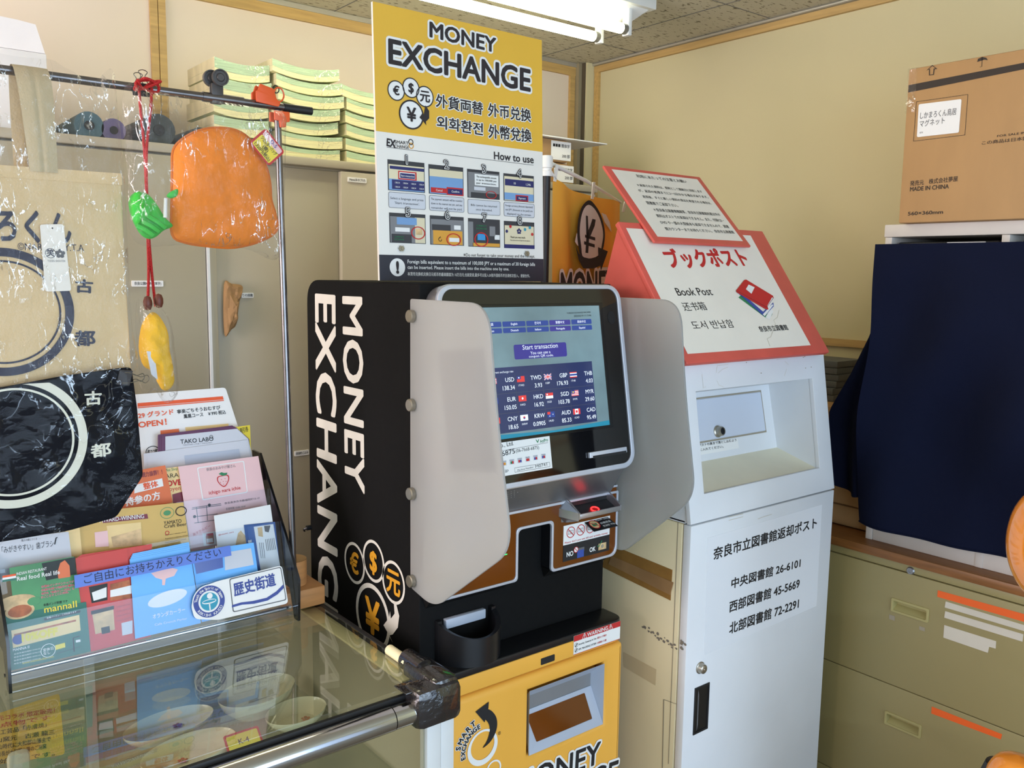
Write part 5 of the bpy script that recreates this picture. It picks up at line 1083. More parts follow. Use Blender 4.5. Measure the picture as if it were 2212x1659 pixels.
# beige tote bag
tb = thing('beige_tote_bag', 'beige canvas tote bag in clear plastic hanging from the rail', 'tote bag', (.25, 1.60, 1.30))
pl = PY(1.602); q = [pl.px(*a) for a in [(-300, 335), (262, 375), (270, 560), (278, 700), (284, 806), (0, 838), (-300, 868)]]
MB().prism([round_poly(q, .006)], pl, -.010, 0, 'canvas_beige', .003).build('bag_body', tb, solid=True)
MB().prism([[pl.px(*a) for a in [(-300, 335), (262, 375), (263.5, 400), (-300, 362)]]], pl, 0, .0016, 'canvas_beige').build('top_hem', tb)
xa, xb_ = pl.px(35, 160)[0], pl.px(113, 170)[0]; ya, yb_ = pl.px(63, 360)[0], pl.px(124, 364)[0]; zb_ = pl.px(90, 372)[1]
path = [(1.599, zb_), (1.5985, 1.70), (1.603, 1.775), (1.618, 1.806), (1.645, 1.8215), (1.668, 1.806), (1.672, 1.74), (1.668, 1.66)]
pp = spline([(a, c) for a, c in path], 4)
def strapf(u, v):
    i = min(len(pp)-1, int(round(v*(len(pp)-1)))); y, z = pp[i]; k = min(1, max(0, (z-zb_)/(1.80-zb_))) if i < 18 else 1
    x0, x1 = ya+(xa-ya)*k, yb_+(xb_-yb_)*k; return Vector((x0+(x1-x0)*u, y-.0025*math.sin(math.pi*u)+(.0018 if abs(u-.5) < .06 else 0), z))
MB().grid(strapf, 12, len(pp)-1, 'canvas_strap').build('handle', tb)
b = MB(); c = circ3(pl.px(0, 535), pl.px(159, 664), pl.px(0, 812)); ringband(b, pl, c, c[2]-.0135, c[2], .0018, 'navy_ink'); ringband(b, pl, c, c[2]-.0225, c[2]-.0195, .0018, 'navy_ink')
b.ptext('しかまろくん', pl, (-190, 512), (153, 527), (-190, 440), 'navy_ink', .0018, .03); b.ptext('©NARA CITY.T.A', pl, (38, 540), (181, 543), (38, 524), 'navy_ink', .0018)
b.ptext('古', pl, (163, 631), (199, 633), (163, 603), 'navy_ink', .0018, .035); b.ptext('都', pl, (162, 747), (205, 746), (162, 715), 'navy_ink', .0018, .035); b.build('bag_print', tb, smooth=False)
ht = MB(); q = [pl.px(*a, .006) for a in [(98, 630), (154, 628), (137, 484), (86, 485)]]; ht.prism([round_poly(q, .004)], pl, .0055, .0062, 'sign_paper'); htg = ht.build('hang_tag', tb)
b = MB(); cu, cv = pl.px(109, 547, .006); b.flat([ell(cu, cv, .008, seg=24), ell(cu, cv, .0072, seg=24)], pl, .0067, 'navy_ink'); b.text('笑', pl, cu, cv-.004, .0085, 'navy_ink', .0067, .02, align='C')
cu, cv = pl.px(130, 548, .006)
for k in range(5): b.flat([ell(cu+.0045*math.cos(k*1.257+.3), cv+.0045*math.sin(k*1.257+.3), .0032, seg=10)], pl, .0067+k*.00003, 'ink_grey')
b.ptext('TODEN SHOUTEN', pl, (101, 566), (139, 566), (101, 561.5), 'ink_grey', .0067); b.flat([ell(*pl.px(113, 493, .006), .0014, seg=10)], pl, .0067, 'ink'); b.build('tag_print', htg, smooth=False)
sheet(pl, [(-300, 160), (60, 128), (140, 150), (195, 179), (238, 152), (250, 235), (264, 372), (273, 560), (281, 700), (286, 802), (150, 822), (0, 842), (-300, 872)], 'film', .006, 16, .010, tb, 'plastic_sleeve', .012)
# navy tote bag
nb = thing('navy_tote_bag', 'dark navy tote bag in glossy plastic hanging before the leaflet rack', 'tote bag', (.25, 1.57, 1.08))
pl = PY(1.572); q = [pl.px(*a) for a in [(-300, 885), (0, 838), (140, 812), (255, 796), (285, 793), (297, 880), (310, 1028), (252, 1118), (150, 1147), (0, 1172), (-300, 1225)]]
MB().prism([round_poly(q, .008)], pl, -.008, 0, 'canvas_navy', .003).build('bag_body', nb, solid=True)
b = MB(); c = circ3(pl.px(187, 925), pl.px(0, 1098), pl.px(110, 828)); top = pl.px(0, 842)[1]
def arcband(r0, r1, m):
    pts = []
    for s_, r in ((1, r1), (-1, r0)):
        st = math.asin(min(1, max(-1, (pl.px(110, 826)[1]-c[1])/r))); seq = [st-(math.pi*2-(math.pi-2*st))*k/90 for k in range(91)]
        pts += [(c[0]+r*math.cos(a), c[1]+r*math.sin(a)) for a in (seq if s_ > 0 else seq[::-1])]
    b.flat([pts], pl, .0008, m)
arcband(c[2]-.0135, c[2], 'print_cream'); arcband(c[2]-.0235, c[2]-.0200, 'print_cream')
b.ptext('古', pl, (184, 875), (219, 873), (184, 846), 'print_cream', .0008, .03); b.ptext('都', pl, (198, 989), (240, 983), (198, 961), 'print_cream', .0008, .03); b.build('bag_print', nb, smooth=False)
sheet(pl, [(-300, 860), (0, 826), (120, 800), (250, 778), (286, 790), (300, 880), (316, 1028), (256, 1120), (150, 1151), (0, 1176), (-300, 1228)], 'film_gloss', .006, 15, .006, nb, 'plastic_sleeve', .007, seed=4.)
def binder(label, P0, axis, up, wl, sc=1.0, m='rubber_black'):
    """a fold back clip: wedge body and two wire levers"""
    e = _n(axis); g = _n(up); f = e.cross(g); P0 = Vector(P0); t = thing('binder_clip', label, 'binder clip', P0, 'black binder clips on the bags and rail')
    L, Hh, Wd = .022*sc, .016*sc, .009*sc; b = MB(); c = lambda a, h, d: P0+e*a+g*h+f*d
    b.add([c(s*L/2, h, d) for s in (-1, 1) for h, d in ((0, -.001), (0, .001), (Hh, Wd), (Hh, -Wd))], [(0, 1, 2, 3), (7, 6, 5, 4), (0, 4, 5, 1), (1, 5, 6, 2), (2, 6, 7, 3), (3, 7, 4, 0)], m); b.build('clip_body', t)
    for s in (-1, 1):
        d = s*Wd*.9; w_ = L*.36
        MB().tube(spline([c(-w_, Hh*.4, s*Wd*.55), c(-w_*.9, Hh, d), c(-w_*.35, Hh+wl*.5, d*1.3), c(-w_*.75, Hh+wl*.85, d*1.4), c(0, Hh+wl, d*1.45), c(w_*.75, Hh+wl*.85, d*1.4), c(w_*.35, Hh+wl*.5, d*1.3), c(w_*.9, Hh, d), c(w_, Hh*.4, s*Wd*.55)], 4), .0008, 'wire', 6).build('wire_lever', t)
    return t
c = pl.P(262, 815, .008); binder('black binder clip gripping the upper corner of the navy bag', (c.x-.004, 1.568, c.z), (.25, 0, .97), (.97, 0, -.1), .028, 1.15)
c = p5.P(303, 188); binder('black binder clip on the rail holding the red cord', (c.x, RY-.004, c.z-.016), (1, 0, 0), (0, 0, 1), .022, 1.25)
# dark spring clip and orange pegs
c = p5.P(468, 214); t = thing('spring_clip', 'dark grey plastic spring clip standing on the rail', 'clip', (c.x, RY, RZ))
MB().box((c.x-.011, c.x+.011), (RY-.007, RY-.002), (RZ-.010, RZ+.026), 'clip_grey', .002).box((c.x-.011, c.x+.011), (RY+.002, RY+.007), (RZ-.010, RZ+.026), 'clip_grey', .002).build('jaws', t)
for dy, dx in ((-.010, .004), (.008, -.006)):
    MB().lathe([(0, -.004), (.006, -.004), (.008, -.0015), (.012, -.0015), (.013, -.004), (.015, -.004), (.015, .004), (0, .004)], (c.x+dx, RY+dy, RZ+.036), 'clip_grey', 28, ax=(0, 1, 0)).build('finger_disc', t)
for k, (px, py, l) in enumerate(((572, 213, 'larger orange clothes peg clipped over the rail near its end'), (602, 250, 'smaller orange clothes peg hanging under the rail beside the pole'))):
    c = p5.P(px, py); s_ = 1.0 if k == 0 else .7; z0 = c.z; t = thing('clothes_peg', l, 'clothes peg', (c.x, RY, z0), 'orange pegs on the rail')
    pq_ = PY(RY); o = lambda pts: [(c.x+a*s_, z0+d*s_) for a, d in pts]
    lp = o([(-.022, -.010), (.022, -.014), (.026, -.006), (.018, .000), (.012, .018), (-.006, .022), (-.014, .024), (-.018, .012), (-.022, .010)]) if k == 0 else o([(-.020, -.016), (-.006, -.016), (-.004, -.034), (.012, -.032), (.014, -.018), (.024, -.016), (.024, .010), (-.020, .010)])
    for d in (-.013, .009): MB().prism([round_poly(lp, .002)], pq_, -d-.004, -d+.001, 'clip_orange', .0008).build('jaw', t, solid=True)
    if k == 0:
        MB().tube([Vector((c.x+.026+.010*math.cos(a*.4), RY-.006, z0+.010+.013*math.sin(a*.4))) for a in range(16)], .0016, 'clip_orange', 8, closed=True).build('peg_ring', t)
        MB().tube([Vector((c.x+.022+.006*math.cos(a*.4), RY-.002, z0+.020+.007*math.sin(a*.4))) for a in range(16)], .0011, 'rubber_black', 8, closed=True).build('hanging_loop', t)
# orange plush pouch in its bag (plain)
pl = PY(1.606)
op = thing('orange_plush_pouch', 'plain orange plush pouch with green purse in clear plastic under the rail', 'plush pouch', (.58, 1.606, 1.55))
lp = smooth_loop([pl.px(*a) for a in [(372, 506), (371, 440), (372, 370), (374, 325), (395, 300), (430, 282), (475, 276), (520, 286), (555, 318), (575, 360), (584, 400), (586, 432), (597, 470), (596, 500), (560, 522), (505, 535), (450, 532), (400, 524)]], 4)
MB().inflate(lp, pl, 0, .026, 'plush_orange', 12, p=3.2, wr=.0025, ws=30).build('pouch_body', op)
lp2 = [Vector(q) for q in lp]; cc_ = sum(lp2, Vector((0, 0)))/len(lp2); MB().tube([pl.at(*(cc_+(q-cc_)*1.004), 0) for q in lp2], .0022, 'plush_dark', 6, closed=True).build('edge_seam', op)
lp = smooth_loop([pl.px(*a) for a in [(276, 440), (282, 422), (298, 414), (318, 420), (336, 440), (355, 470), (372, 488), (352, 498), (335, 512), (318, 516), (300, 504), (284, 474)]], 4)
MB().inflate(lp, pl, .004, .012, 'felt_green', 9, p=2.5, wr=.006, ws=45, seed=2).build('green_purse', op, ang=.5)
MB().inflate(smooth_loop([pl.px(*a) for a in [(276, 444), (280, 424), (290, 415), (300, 428), (304, 452), (298, 476), (288, 486), (280, 470)]], 4), pl, .020, .006, 'felt_leaf', 6, p=2.5, wr=.003, ws=50).build('green_flap', op)
for a0, a1 in (((296, 488), (330, 508)), ((306, 478), (342, 500)), ((318, 466), (356, 492))):
    MB().tube([pl.P(*a0, .018), pl.P((a0[0]+a1[0])/2, (a0[1]+a1[1])/2-2, .021), pl.P(*a1, .016)], .0045, 'felt_green', 8).build('purse_fold', op)
MB().inflate(smooth_loop([pl.px(*a) for a in [(352, 425), (360, 416), (376, 410), (375, 424), (362, 430)]], 4), pl, .02, .005, 'felt_green', 4).build('green_loop', op)
MB().tube([pl.P(358, 428, .026), pl.P(357, 470, .026)], [.003, .0035], 'plastic_white', 8).build('white_buckle', op)
pt_ = Plane(pl.P(577, 318, .034), (.66, 0, -.72), (.72, -.05, .66)); tg = MB().prism([rrect(-.027, -.021, .027, .021, .006)], pt_, 0, .001, 'ink_red').build('price_tag', op)
b = MB(); b.flat([rrect(-.023, -.018, .023, .008, .003)], pt_, .0014, 'card_bright'); b.flat([rrect(-.023, .008, .023, .018, .003)], pt_, .0014, 'leaf_pink'); b.text('D-5', pt_, -.004, .010, .007, 'ink_blue', .0018, .01)
for j, s in enumerate(('ショルダーバッグ', '(鹿)', '1,320円(税込)')): b.text(s, pt_, 0, .001-.0085*j, .0058, 'ink', .0018, .02, align='C', wd=.040 if j != 1 else None)
b.build('tag_print', tg, smooth=False)
sheet(pl, [(262, 196), (330, 200), (440, 216), (560, 236), (607, 248), (609, 300), (606, 420), (596, 556), (520, 537), (400, 530), (284, 520), (270, 380)], 'film', .0075, 20, .03, op, 'plastic_sleeve', .014, seed=9.)
# yellow plush on a red cord
yp = thing('yellow_plush', 'yellow plush pouch in clear plastic hanging on a red cord', 'plush toy', (.47, 1.60, 1.27))
pl = PY(1.604); lp = smooth_loop([pl.px(*a) for a in [(312, 690), (330, 674), (348, 688), (360, 716), (365, 760), (373, 800), (375, 828), (362, 843), (347, 838), (333, 806), (310, 790), (301, 760), (303, 715)]], 4)
MB().inflate(lp, pl, 0, .028, 'plush_yellow', 10, p=2.4, wr=.006, ws=40, seed=5).build('plush_body', yp, ang=.6)
MB().prism([[pl.px(*a) for a in [(308, 756), (324, 758), (332, 818), (318, 806)]]], pl, .024, .0245, 'paper_grey').build('paper_slip', yp)
for a in ((319, 655), (343, 650)):
    MB().lathe([(0, -.013), (.005, -.011), (.0075, -.004), (.0075, .004), (.005, .011), (0, .013)], pl.P(*a), 'bead_brown', 16).build('brown_bead', yp)
knot = p5.P(312, 186, .022)
for pts in ([(300, 186, .022), (303, 230, .020), (313, 340, .018), (318, 480, .014), (321, 580, .010), (319, 660, .004)], [(328, 190, .022), (325, 240, .020), (316, 340, .021), (320, 480, .017), (327, 580, .010), (336, 662, .004)]):
    MB().tube(spline([p5.P(a, c_, n+.006) for a, c_, n in pts], 8), .0024, 'cord_red', 10).build('cord', yp)
MB().tube(spline([knot+Vector((.020*math.cos(a*1.1)+.004*math.sin(a*2.3), -.012+.006*math.sin(a*1.7), .010*math.sin(a*1.4))) for a in range(15)], 5), .0024, 'cord_red', 8).build('cord_knot', yp)
sheet(pl, [(294, 646), (312, 660), (335, 655), (360, 690), (370, 750), (378, 830), (370, 862), (352, 868), (330, 840), (312, 850), (300, 836), (297, 780), (290, 700)], 'film', .008, 30, .036, yp, 'plastic_sleeve', .006, rings=16, seed=12., sub=5)

# ------------------------------------------------------------------ yellow banner on a pole
fl = thing('banner_flag', 'yellow cloth banner with yen sign on a black pole behind the machine', 'banner', (1.497, 1.75, 0))
px0 = Vector((1.497, 1.75, 1.797)); arm = Vector((1.822, 1.80, 1.703))
MB().tube([(1.497, 1.75, .012), (1.497, 1.75, 1.76)], .0105, 'rubber_black', 16).build('pole', fl)
MB().lathe([(0, 0), (.085, 0), (.085, .012), (.02, .03), (0, .03)], (1.497, 1.75, .0005), 'rubber_black', 28).build('pole_base', fl)
MB().lathe([(0, .034), (.014, .034), (.016, .030), (.016, .004), (.013, .002), (.013, -.004), (.0155, -.005), (.0155, -.018), (0, -.018)], (1.497, 1.75, 1.765), 'plastic_white', 20).build('pole_cap', fl)
MB().tube([px0+Vector((0, 0, -.012)), px0.lerp(arm, .5), arm], [.0055, .005, .003], 'plastic_white', 10).build('cross_arm', fl)
du = (Vector((arm.x, arm.y, 0))-Vector((px0.x, px0.y, 0))); fw = du.length; du.normalize(); pf = Plane((px0.x, px0.y, 0), du, (0, 0, 1))
a = pf.px(1190, 388); a2 = pf.px(1270, 412); a3 = pf.px(1337, 440); zbot = .95; ww = a3[0]+.004
def fz(u): return a[1]+.006+(a3[1]-a[1])*u-.012*math.sin(math.pi*u)
wav = lambda u, z: .010*math.sin(u*7+z*2.2)+.004*math.sin(u*19+z*5)
MB().grid(lambda u, v: pf.at(a[0]+.002+(ww-a[0])*u-.02*(1-v)*0, zbot+(fz(u)-zbot)*v, wav(u, v)), 26, 24, 'flag_yellow').build('banner_cloth', fl, ang=3)
b = MB(); W_ = lambda pts, m, n=.015: b.flat([[tuple(q) for q in smooth_loop([pf.px(*p) for p in pts], 4)]], pf, n, m)
b2 = [(1263, 433), (1276, 443), (1289, 465), (1297, 495), (1297, 520), (1291, 545), (1276, 560), (1250, 562), (1242, 540), (1238, 510), (1240, 475), (1248, 447)]
W_(b2, 'flag_black', .0145); W_([(1263, 443), (1275, 452), (1286, 472), (1293, 500), (1292, 522), (1283, 552), (1252, 557), (1246, 530), (1243, 500), (1246, 470), (1253, 450)], 'flag_grey', .0150)
for pts in ([(1256, 466), (1260, 467), (1262, 510), (1257, 512)], [(1270, 473), (1277, 475), (1275, 488), (1265, 512), (1258, 514), (1257, 508), (1266, 486)], [(1254, 507), (1276, 513), (1276, 520), (1254, 513)], [(1252, 521), (1275, 528), (1275, 535), (1252, 528)], [(1257, 512), (1263, 513), (1261, 547), (1255, 546)]): b.flatpx(pts, pf, .0156, 'flag_black')
b.flatpx([(1232, 527), (1240, 548), (1252, 556), (1270, 560), (1283, 556), (1282, 534), (1303, 543), (1288, 585), (1287, 574), (1272, 580), (1250, 580), (1240, 562)], pf, .0162, 'flag_black')
b.flatpx([(1290, 460), (1300, 464), (1308, 480), (1312, 502), (1304, 490), (1297, 480)], pf, .0145, 'flag_grey'); b.flatpx([(1237, 503), (1242, 515), (1246, 535), (1238, 530), (1233, 522)], pf, .0142, 'flag_grey')
b.ptext('MONEY', pf, (1203, 660), (1318, 650), (1203, 590), 'flag_black', .0146, .03, 'flag_grey', .10); b.build('banner_print', fl, smooth=False)
for q0, q1 in (((1194, 356), (1189, 392)), ((1274, 394), (1270, 430)), ((1342, 436), (1337, 458)), ((1178, 368), (1192, 388))):
    A = Vector(pf.px(*q0)); B = Vector(pf.px(*q1)); MB().prism([[tuple(A+Vector((-.004, 0))), tuple(B+Vector((-.004, 0))), tuple(B+Vector((.006, -.001))), tuple(A+Vector((.006, 0)))]], pf, .0125, .0150, 'plastic_white').build('hanging_tab', fl)

# ------------------------------------------------------------------ library return post
bp_ = thing('book_post', 'white and beige steel library book return post beside the machine', 'return post', (1.74, 1.42, 0))
QX0, QX1, QY, QB = 1.458, 2.019, 1.20, 1.65
MB().box((QX0, QX1), (QY+.024, QB), (.001, .957), 'post_beige', .002).build('carcass', bp_)
dr = MB().box((QX0+.001, QX1), (QY, QY+.0215), (.03, .957), 'post_white', .002).build('door', bp_)
MB().box((QX0+.004, QX1-.003), (QY+.0215, QY+.024), (.03, .957), 'scuff').build('door_gap', bp_)
pQ = PY(QY)
ls = MB(); ls.prism([[pQ.px(*a) for a in [(1520.3, 1415.3), (1763.3, 1308.8), (1775.4, 1089.6), (1528.3, 1162)]]], pQ, 0, .0006, 'post_label')
for s, p0, p1, pt in (('奈良市立図書館返却ポスト', (1540.4, 1209.7), (1763, 1140), (1539.7, 1184)), ('中央図書館 26-6101', (1579, 1272), (1727.7, 1225.5), (1578, 1250)), ('西部図書館 45-5669', (1574.6, 1323.5), (1725.8, 1270), (1574.6, 1299.6)), ('北部図書館 72-2291', (1574.6, 1370), (1724, 1314), (1574.6, 1345.5))):
    ls.ptext(s, pQ, p0, p1, pt, 'ink', .001, .022)
ls.build('library_label', dr, smooth=False)
c = pQ.P(1512, 1442); MB().lathe([(0, .016), (.003, .016), (.0035, .014), (.008, .014), (.0105, .012), (.012, .003), (.014, .002), (.014, 0)], c, 'bolt', 28, ax=(0, -1, 0)).build('lock', dr)
h = [pQ.px(*a) for a in [(1496.4, 1588), (1527.6, 1571), (1532, 1474), (1500, 1487)]]; u0 = (h[0][0]+h[3][0])/2; u1 = (h[1][0]+h[2][0])/2; v0, v1 = h[0][1], h[3][1]
b = MB(); b.prism([rrect(u0, v0, u1, v1), rrect(u0+.004, v0+.005, u1-.004, v1-.005)], pQ, -.001, .0025, 'rubber_black', .0008); b.flat([rrect(u0, v0, u1, v1)], pQ, .0006, 'black_plastic'); b.flat([[(u0+.012, v0+.006), (u0+.016, v0+.02), (u0+.016, v1-.02), (u0+.012, v1-.006)]], pQ, .0009, 'ink_grey'); b.build('door_handle', dr, solid=False)
for q in ([(1574, 1117), (1605, 1110), (1605, 1116), (1574, 1124)], [(1637, 1121), (1650, 1116), (1667, 1111)]):
    MB().flat([stroke([pQ.px(*a) for a in q], .0014)], pQ, .0004, 'tape_cream').build('adhesive_mark', dr)

# side: tape, scuffs, hinge slot
pL = PXl(QX0); b = MB(); b.prism([[pL.px(*a) for a in [(1449, 1297), (1300, 1224), (1316, 1180), (1336, 1183), (1453, 1231)]]], pL, .0004, .0012, 'brown_tape'); b.prism([[pL.px(*a) for a in [(1449, 1285), (1316, 1218), (1322, 1200), (1456, 1258)]]], pL, .0014, .0026, 'kraft_dark'); b.build('brown_tape', bp_)
MB().flatpx([(1347, 1408), (1418, 1446), (1416, 1481), (1347, 1440)], pL, .0004, 'post_ghost').build('tape_residue', bp_)
b = MB()
rs = random.Random(3)
for k in range(26):
    f = k/25; qx, qy = 1390+f*70+rs.uniform(-3, 3), 1354+f*44+rs.uniform(-5, 5); cu, cv = pL.px(qx, qy); r_ = rs.uniform(.002, .0055)
    b.flat([[(cu+r_*rs.uniform(.5, 1.3)*math.cos(a*.785), cv+r_*.7*rs.uniform(.5, 1.3)*math.sin(a*.785)) for a in range(8)]], pL, .0005+k*.00001, 'scuff_dark')
for k in range(7):
    cu, cv = pL.px(1472+rs.uniform(0, 10), 1390+rs.uniform(-8, 14)); b.flat([[(cu+.004*rs.uniform(.5, 1.3)*math.cos(a*.785), cv+.004*rs.uniform(.5, 1.3)*math.sin(a*.785)) for a in range(8)]], pL, .0008+k*.00001, 'scuff_dark')
b.build('scuff_marks', bp_, smooth=False)
b = MB(); b.flat([stroke([pL.px(1431, 1659), pL.px(1434, 1511)], .003)], pL, .0006, 'scuff'); b.flat([stroke([pL.px(1434, 1511), pL.px(1462, 1521)], .0014)], pL, .0006, 'scuff'); b.flat([stroke([pL.px(1465, 1128), pL.px(1444, 1650)], .0022)], pL, .0006, 'scuff'); b.build('side_groove', bp_)
# upper box with the chute
pU = Plane((0, QY, .961), (1, 0, 0), (0, .054, .345)); UH = (.054**2+.345**2)**.5
ho = [pU.px(*a) for a in [(1523, 1070), (1772, 1007.6), (1754, 814.7), (1503, 848.5)]]
hx0, hx1 = (ho[0][0]+ho[3][0])/2, (ho[1][0]+ho[2][0])/2; hz0, hz1 = (ho[0][1]+ho[1][1])/2, (ho[2][1]+ho[3][1])/2; hx0 = min(hx0, 1.51)
fp = MB().prism([rrect(QX0, 0, QX1, UH), rrect(hx0, hz0, hx1, hz1)], pU, -.012, 0, 'post_white', .001).build('chute_front', bp_, solid=True)
sp = [(-QB, .961), (-QY-.002, .961), (-QY-.056, 1.306), (-QB, 1.306)]; hb = MB()
for x in (QX0+.003, QX1): hb.prism([sp], PXl(x), -.003, 0, 'post_white')
hb.box((QX0+.003, QX1-.003), (QY+.058, QB), (1.300, 1.306), 'post_white').box((QX0+.003, QX1-.003), (QB-.006, QB), (.961, 1.300), 'post_white').box((QX0+.003, QX1-.003), (QY+.02, QB), (.9585, .964), 'post_white'); hb.build('chute_housing', bp_)
f0, f1, f2, f3 = (pU.at(hx0, hz0, -.0118), pU.at(hx1, hz0, -.0118), pU.at(hx1, hz1, -.0118), pU.at(hx0, hz1, -.0118))
k0, k1, k2, k3 = Vector((hx0, 1.338, 1.052)), Vector((hx1, 1.338, 1.052)), Vector((hx1, 1.374, 1.216)), Vector((hx0, 1.374, 1.216))
rc = MB(); rc.quad(f0, f1, k1, k0, 'post_floor'); rc.quad(f1, f2, k2, k1, 'post_white'); rc.quad(f3, k3, k2, f2, 'post_white'); rc.quad(f0, k0, k3, f3, 'post_white'); rc.quad(k0, k1, k2, k3, 'post_white'); rc.build('chute', bp_, smooth=False)
pK = Plane(k0, (1, 0, 0), k3-k0); 
qf = [pK.px(*a) for a in [(1512.8, 954.6), (1651, 930.5), (1643.7, 848), (1504.6, 860.6)]]; fu0, fu1, fv0, fv1 = qf[0][0], (qf[1][0]+qf[2][0])/2, (qf[0][1]+qf[1][1])/2, (qf[2][1]+qf[3][1])/2; fu0 = .03
MB().prism([rrect(fu0-.004, fv0-.004, fu1+.004, fv1+.004), rrect(fu0, fv0, fu1, fv1)], pK, .0002, .001, 'scuff').build('flap_gap', bp_)
fpn = MB().prism([rrect(fu0+.001, fv0+.001, fu1-.001, fv1-.001)], pK, .0005, .003, 'flap_white', .001).build('flap', bp_)
kn = MB().lathe([(.0075, .016), (.010, .0165), (.0115, .0145), (.0118, .004), (.015, .002), (.015, 0)], pK.P(1550, 932, .003), 'bolt', 28, ax=pK.n).build('knob', fpn)
MB().lathe([(0, .0150), (.0078, .0150)], pK.P(1550, 932, .003), 'rubber_black', 28, ax=pK.n).build('key_face', fpn)
q = [pK.px(*a) for a in [(1516, 981), (1595.5, 968), (1594, 945), (1514.7, 952)]]; b = MB(); b.prism([rrect(q[1][0]-.2, min(q[1][1], q[0][1]), q[1][0], q[2][1]-.002, .003)], pK, .0004, .001, 'paper')
b.ptext('図書はポストの奥まで落とし込むよう', pK, (1490, 968), (1590, 953), (1490, 962), 'ink', .0014, .01); b.ptext('確実に入れてください。', pK, (1498, 977), (1562, 967), (1498, 971), 'ink', .0014, .01); b.build('chute_label', bp_, smooth=False)
b = MB()
for q in ([(1547, 805), (1549, 791)], [(1549, 790), (1573, 787)], [(1572, 793), (1560, 798), (1551, 806)], [(1516, 808), (1519, 838), (1525, 835)], [(1548, 822), (1553, 832), (1563, 836)], [(1677, 777), (1702, 774)], [(1703, 788), (1695, 780)], [(1699, 797), (1694, 812)]): b.flat([stroke([pU.px(*a) for a in q], .0008)], pU, .0005, 'tape_cream')
for q in ((1740, 795), (1752, 793), (1738, 770), (1735, 772), (1612, 783), (1644, 806)): b.flat([ell(*pU.px(*q), .0022, .0012, 8)], pU, .0005, 'scuff')
b.build('paint_scratches', fp, smooth=False)
# red wedge sign on the post
ws = thing('wedge_sign', 'red wedge shaped book post sign with white face on the return post', 'sign', (1.70, 1.38, 1.3065))
pA = Plane((0, 1.221, 1.314), (1, 0, 0), (0, .215, .301)); AH = (.215**2+.301**2)**.5; aw0, aw1 = 1.442, 1.985
MB().prism([[(-1.226, 1.3065), (-1.436, 1.611), (-1.53, 1.3065)]], PXl(aw0+.004), -(aw1-aw0-.008), 0, 'sign_red', .001).build('wedge', ws, solid=True)
fc = MB().prism([rrect(aw0, -.004, aw1, AH+.002, .004)], pA, -.008, .004, 'sign_red', .002).build('front_board', ws, solid=True)
b = MB(); q = [pA.px(*a, .004) for a in [(1483, 768), (1747.6, 743.6), (1622, 507), (1356.8, 495.3)]]; au0 = (q[0][0]+q[3][0])/2; au1 = (q[1][0]+q[2][0])/2; av0 = (q[0][1]+q[1][1])/2; av1 = (q[2][1]+q[3][1])/2
b.flat([rrect(au0, av0, au1, av1)], pA, .0045, 'sign_paper'); N5 = .0050
for s, p0, p1, pt, m, o in (('ブックポスト', (1447, 582), (1618, 577), (1428, 541), 'ink_red', .04), ('Book Post', (1462, 641.5), (1538, 640), (1457, 625), 'ink', .006), ('还书箱', (1476.4, 674.6), (1526, 672.5), (1472, 655.6), 'ink', 0), ('도서 반납함', (1496, 714.4), (1585, 710), (1491, 696), 'ink', 0), ('奈良市立図書館', (1640, 719.5), (1701, 715), (1638, 707), 'ink', .02)): b.ptext(s, pA, p0, p1, pt, m, N5, o)
for pts, m, n in (([(1592, 645), (1598, 640), (1650, 680), (1666, 680), (1659, 692), (1650, 688)], 'ink_green', .0050), ([(1650, 688), (1662, 668), (1667, 675), (1659, 693)], 'paper', .0054), ([(1589, 634), (1592, 630), (1645, 676), (1667, 656), (1668, 664), (1648, 686), (1640, 680)], 'screen_blue', .0056), ([(1644, 682), (1664, 660), (1667, 662), (1648, 686)], 'paper', .0060), ([(1586, 631), (1604, 608), (1608, 607), (1666, 642), (1667, 647), (1655, 672), (1650, 671), (1588, 635)], 'ink_red', .0064), ([(1653, 664), (1664, 645), (1667, 650), (1656, 671)], 'paper', .0068), ([(1607, 628), (1613, 618), (1626, 624), (1619, 638)], 'paper', .0068)): b.flatpx(pts, pA, n, m)
b.flat([stroke([pA.px(*a) for a in [(1588, 632), (1652, 667), (1667, 646)]], .0012)], pA, .0072, 'leaf_wine')
b.flat([stroke([pA.px(*a) for a in [(1680, 672), (1676, 688), (1668, 694), (1672, 702), (1662, 730), (1654, 734), (1660, 750)]], .0012)], pA, .0052, 'tape_cream'); b.build('face_print', fc, smooth=False)
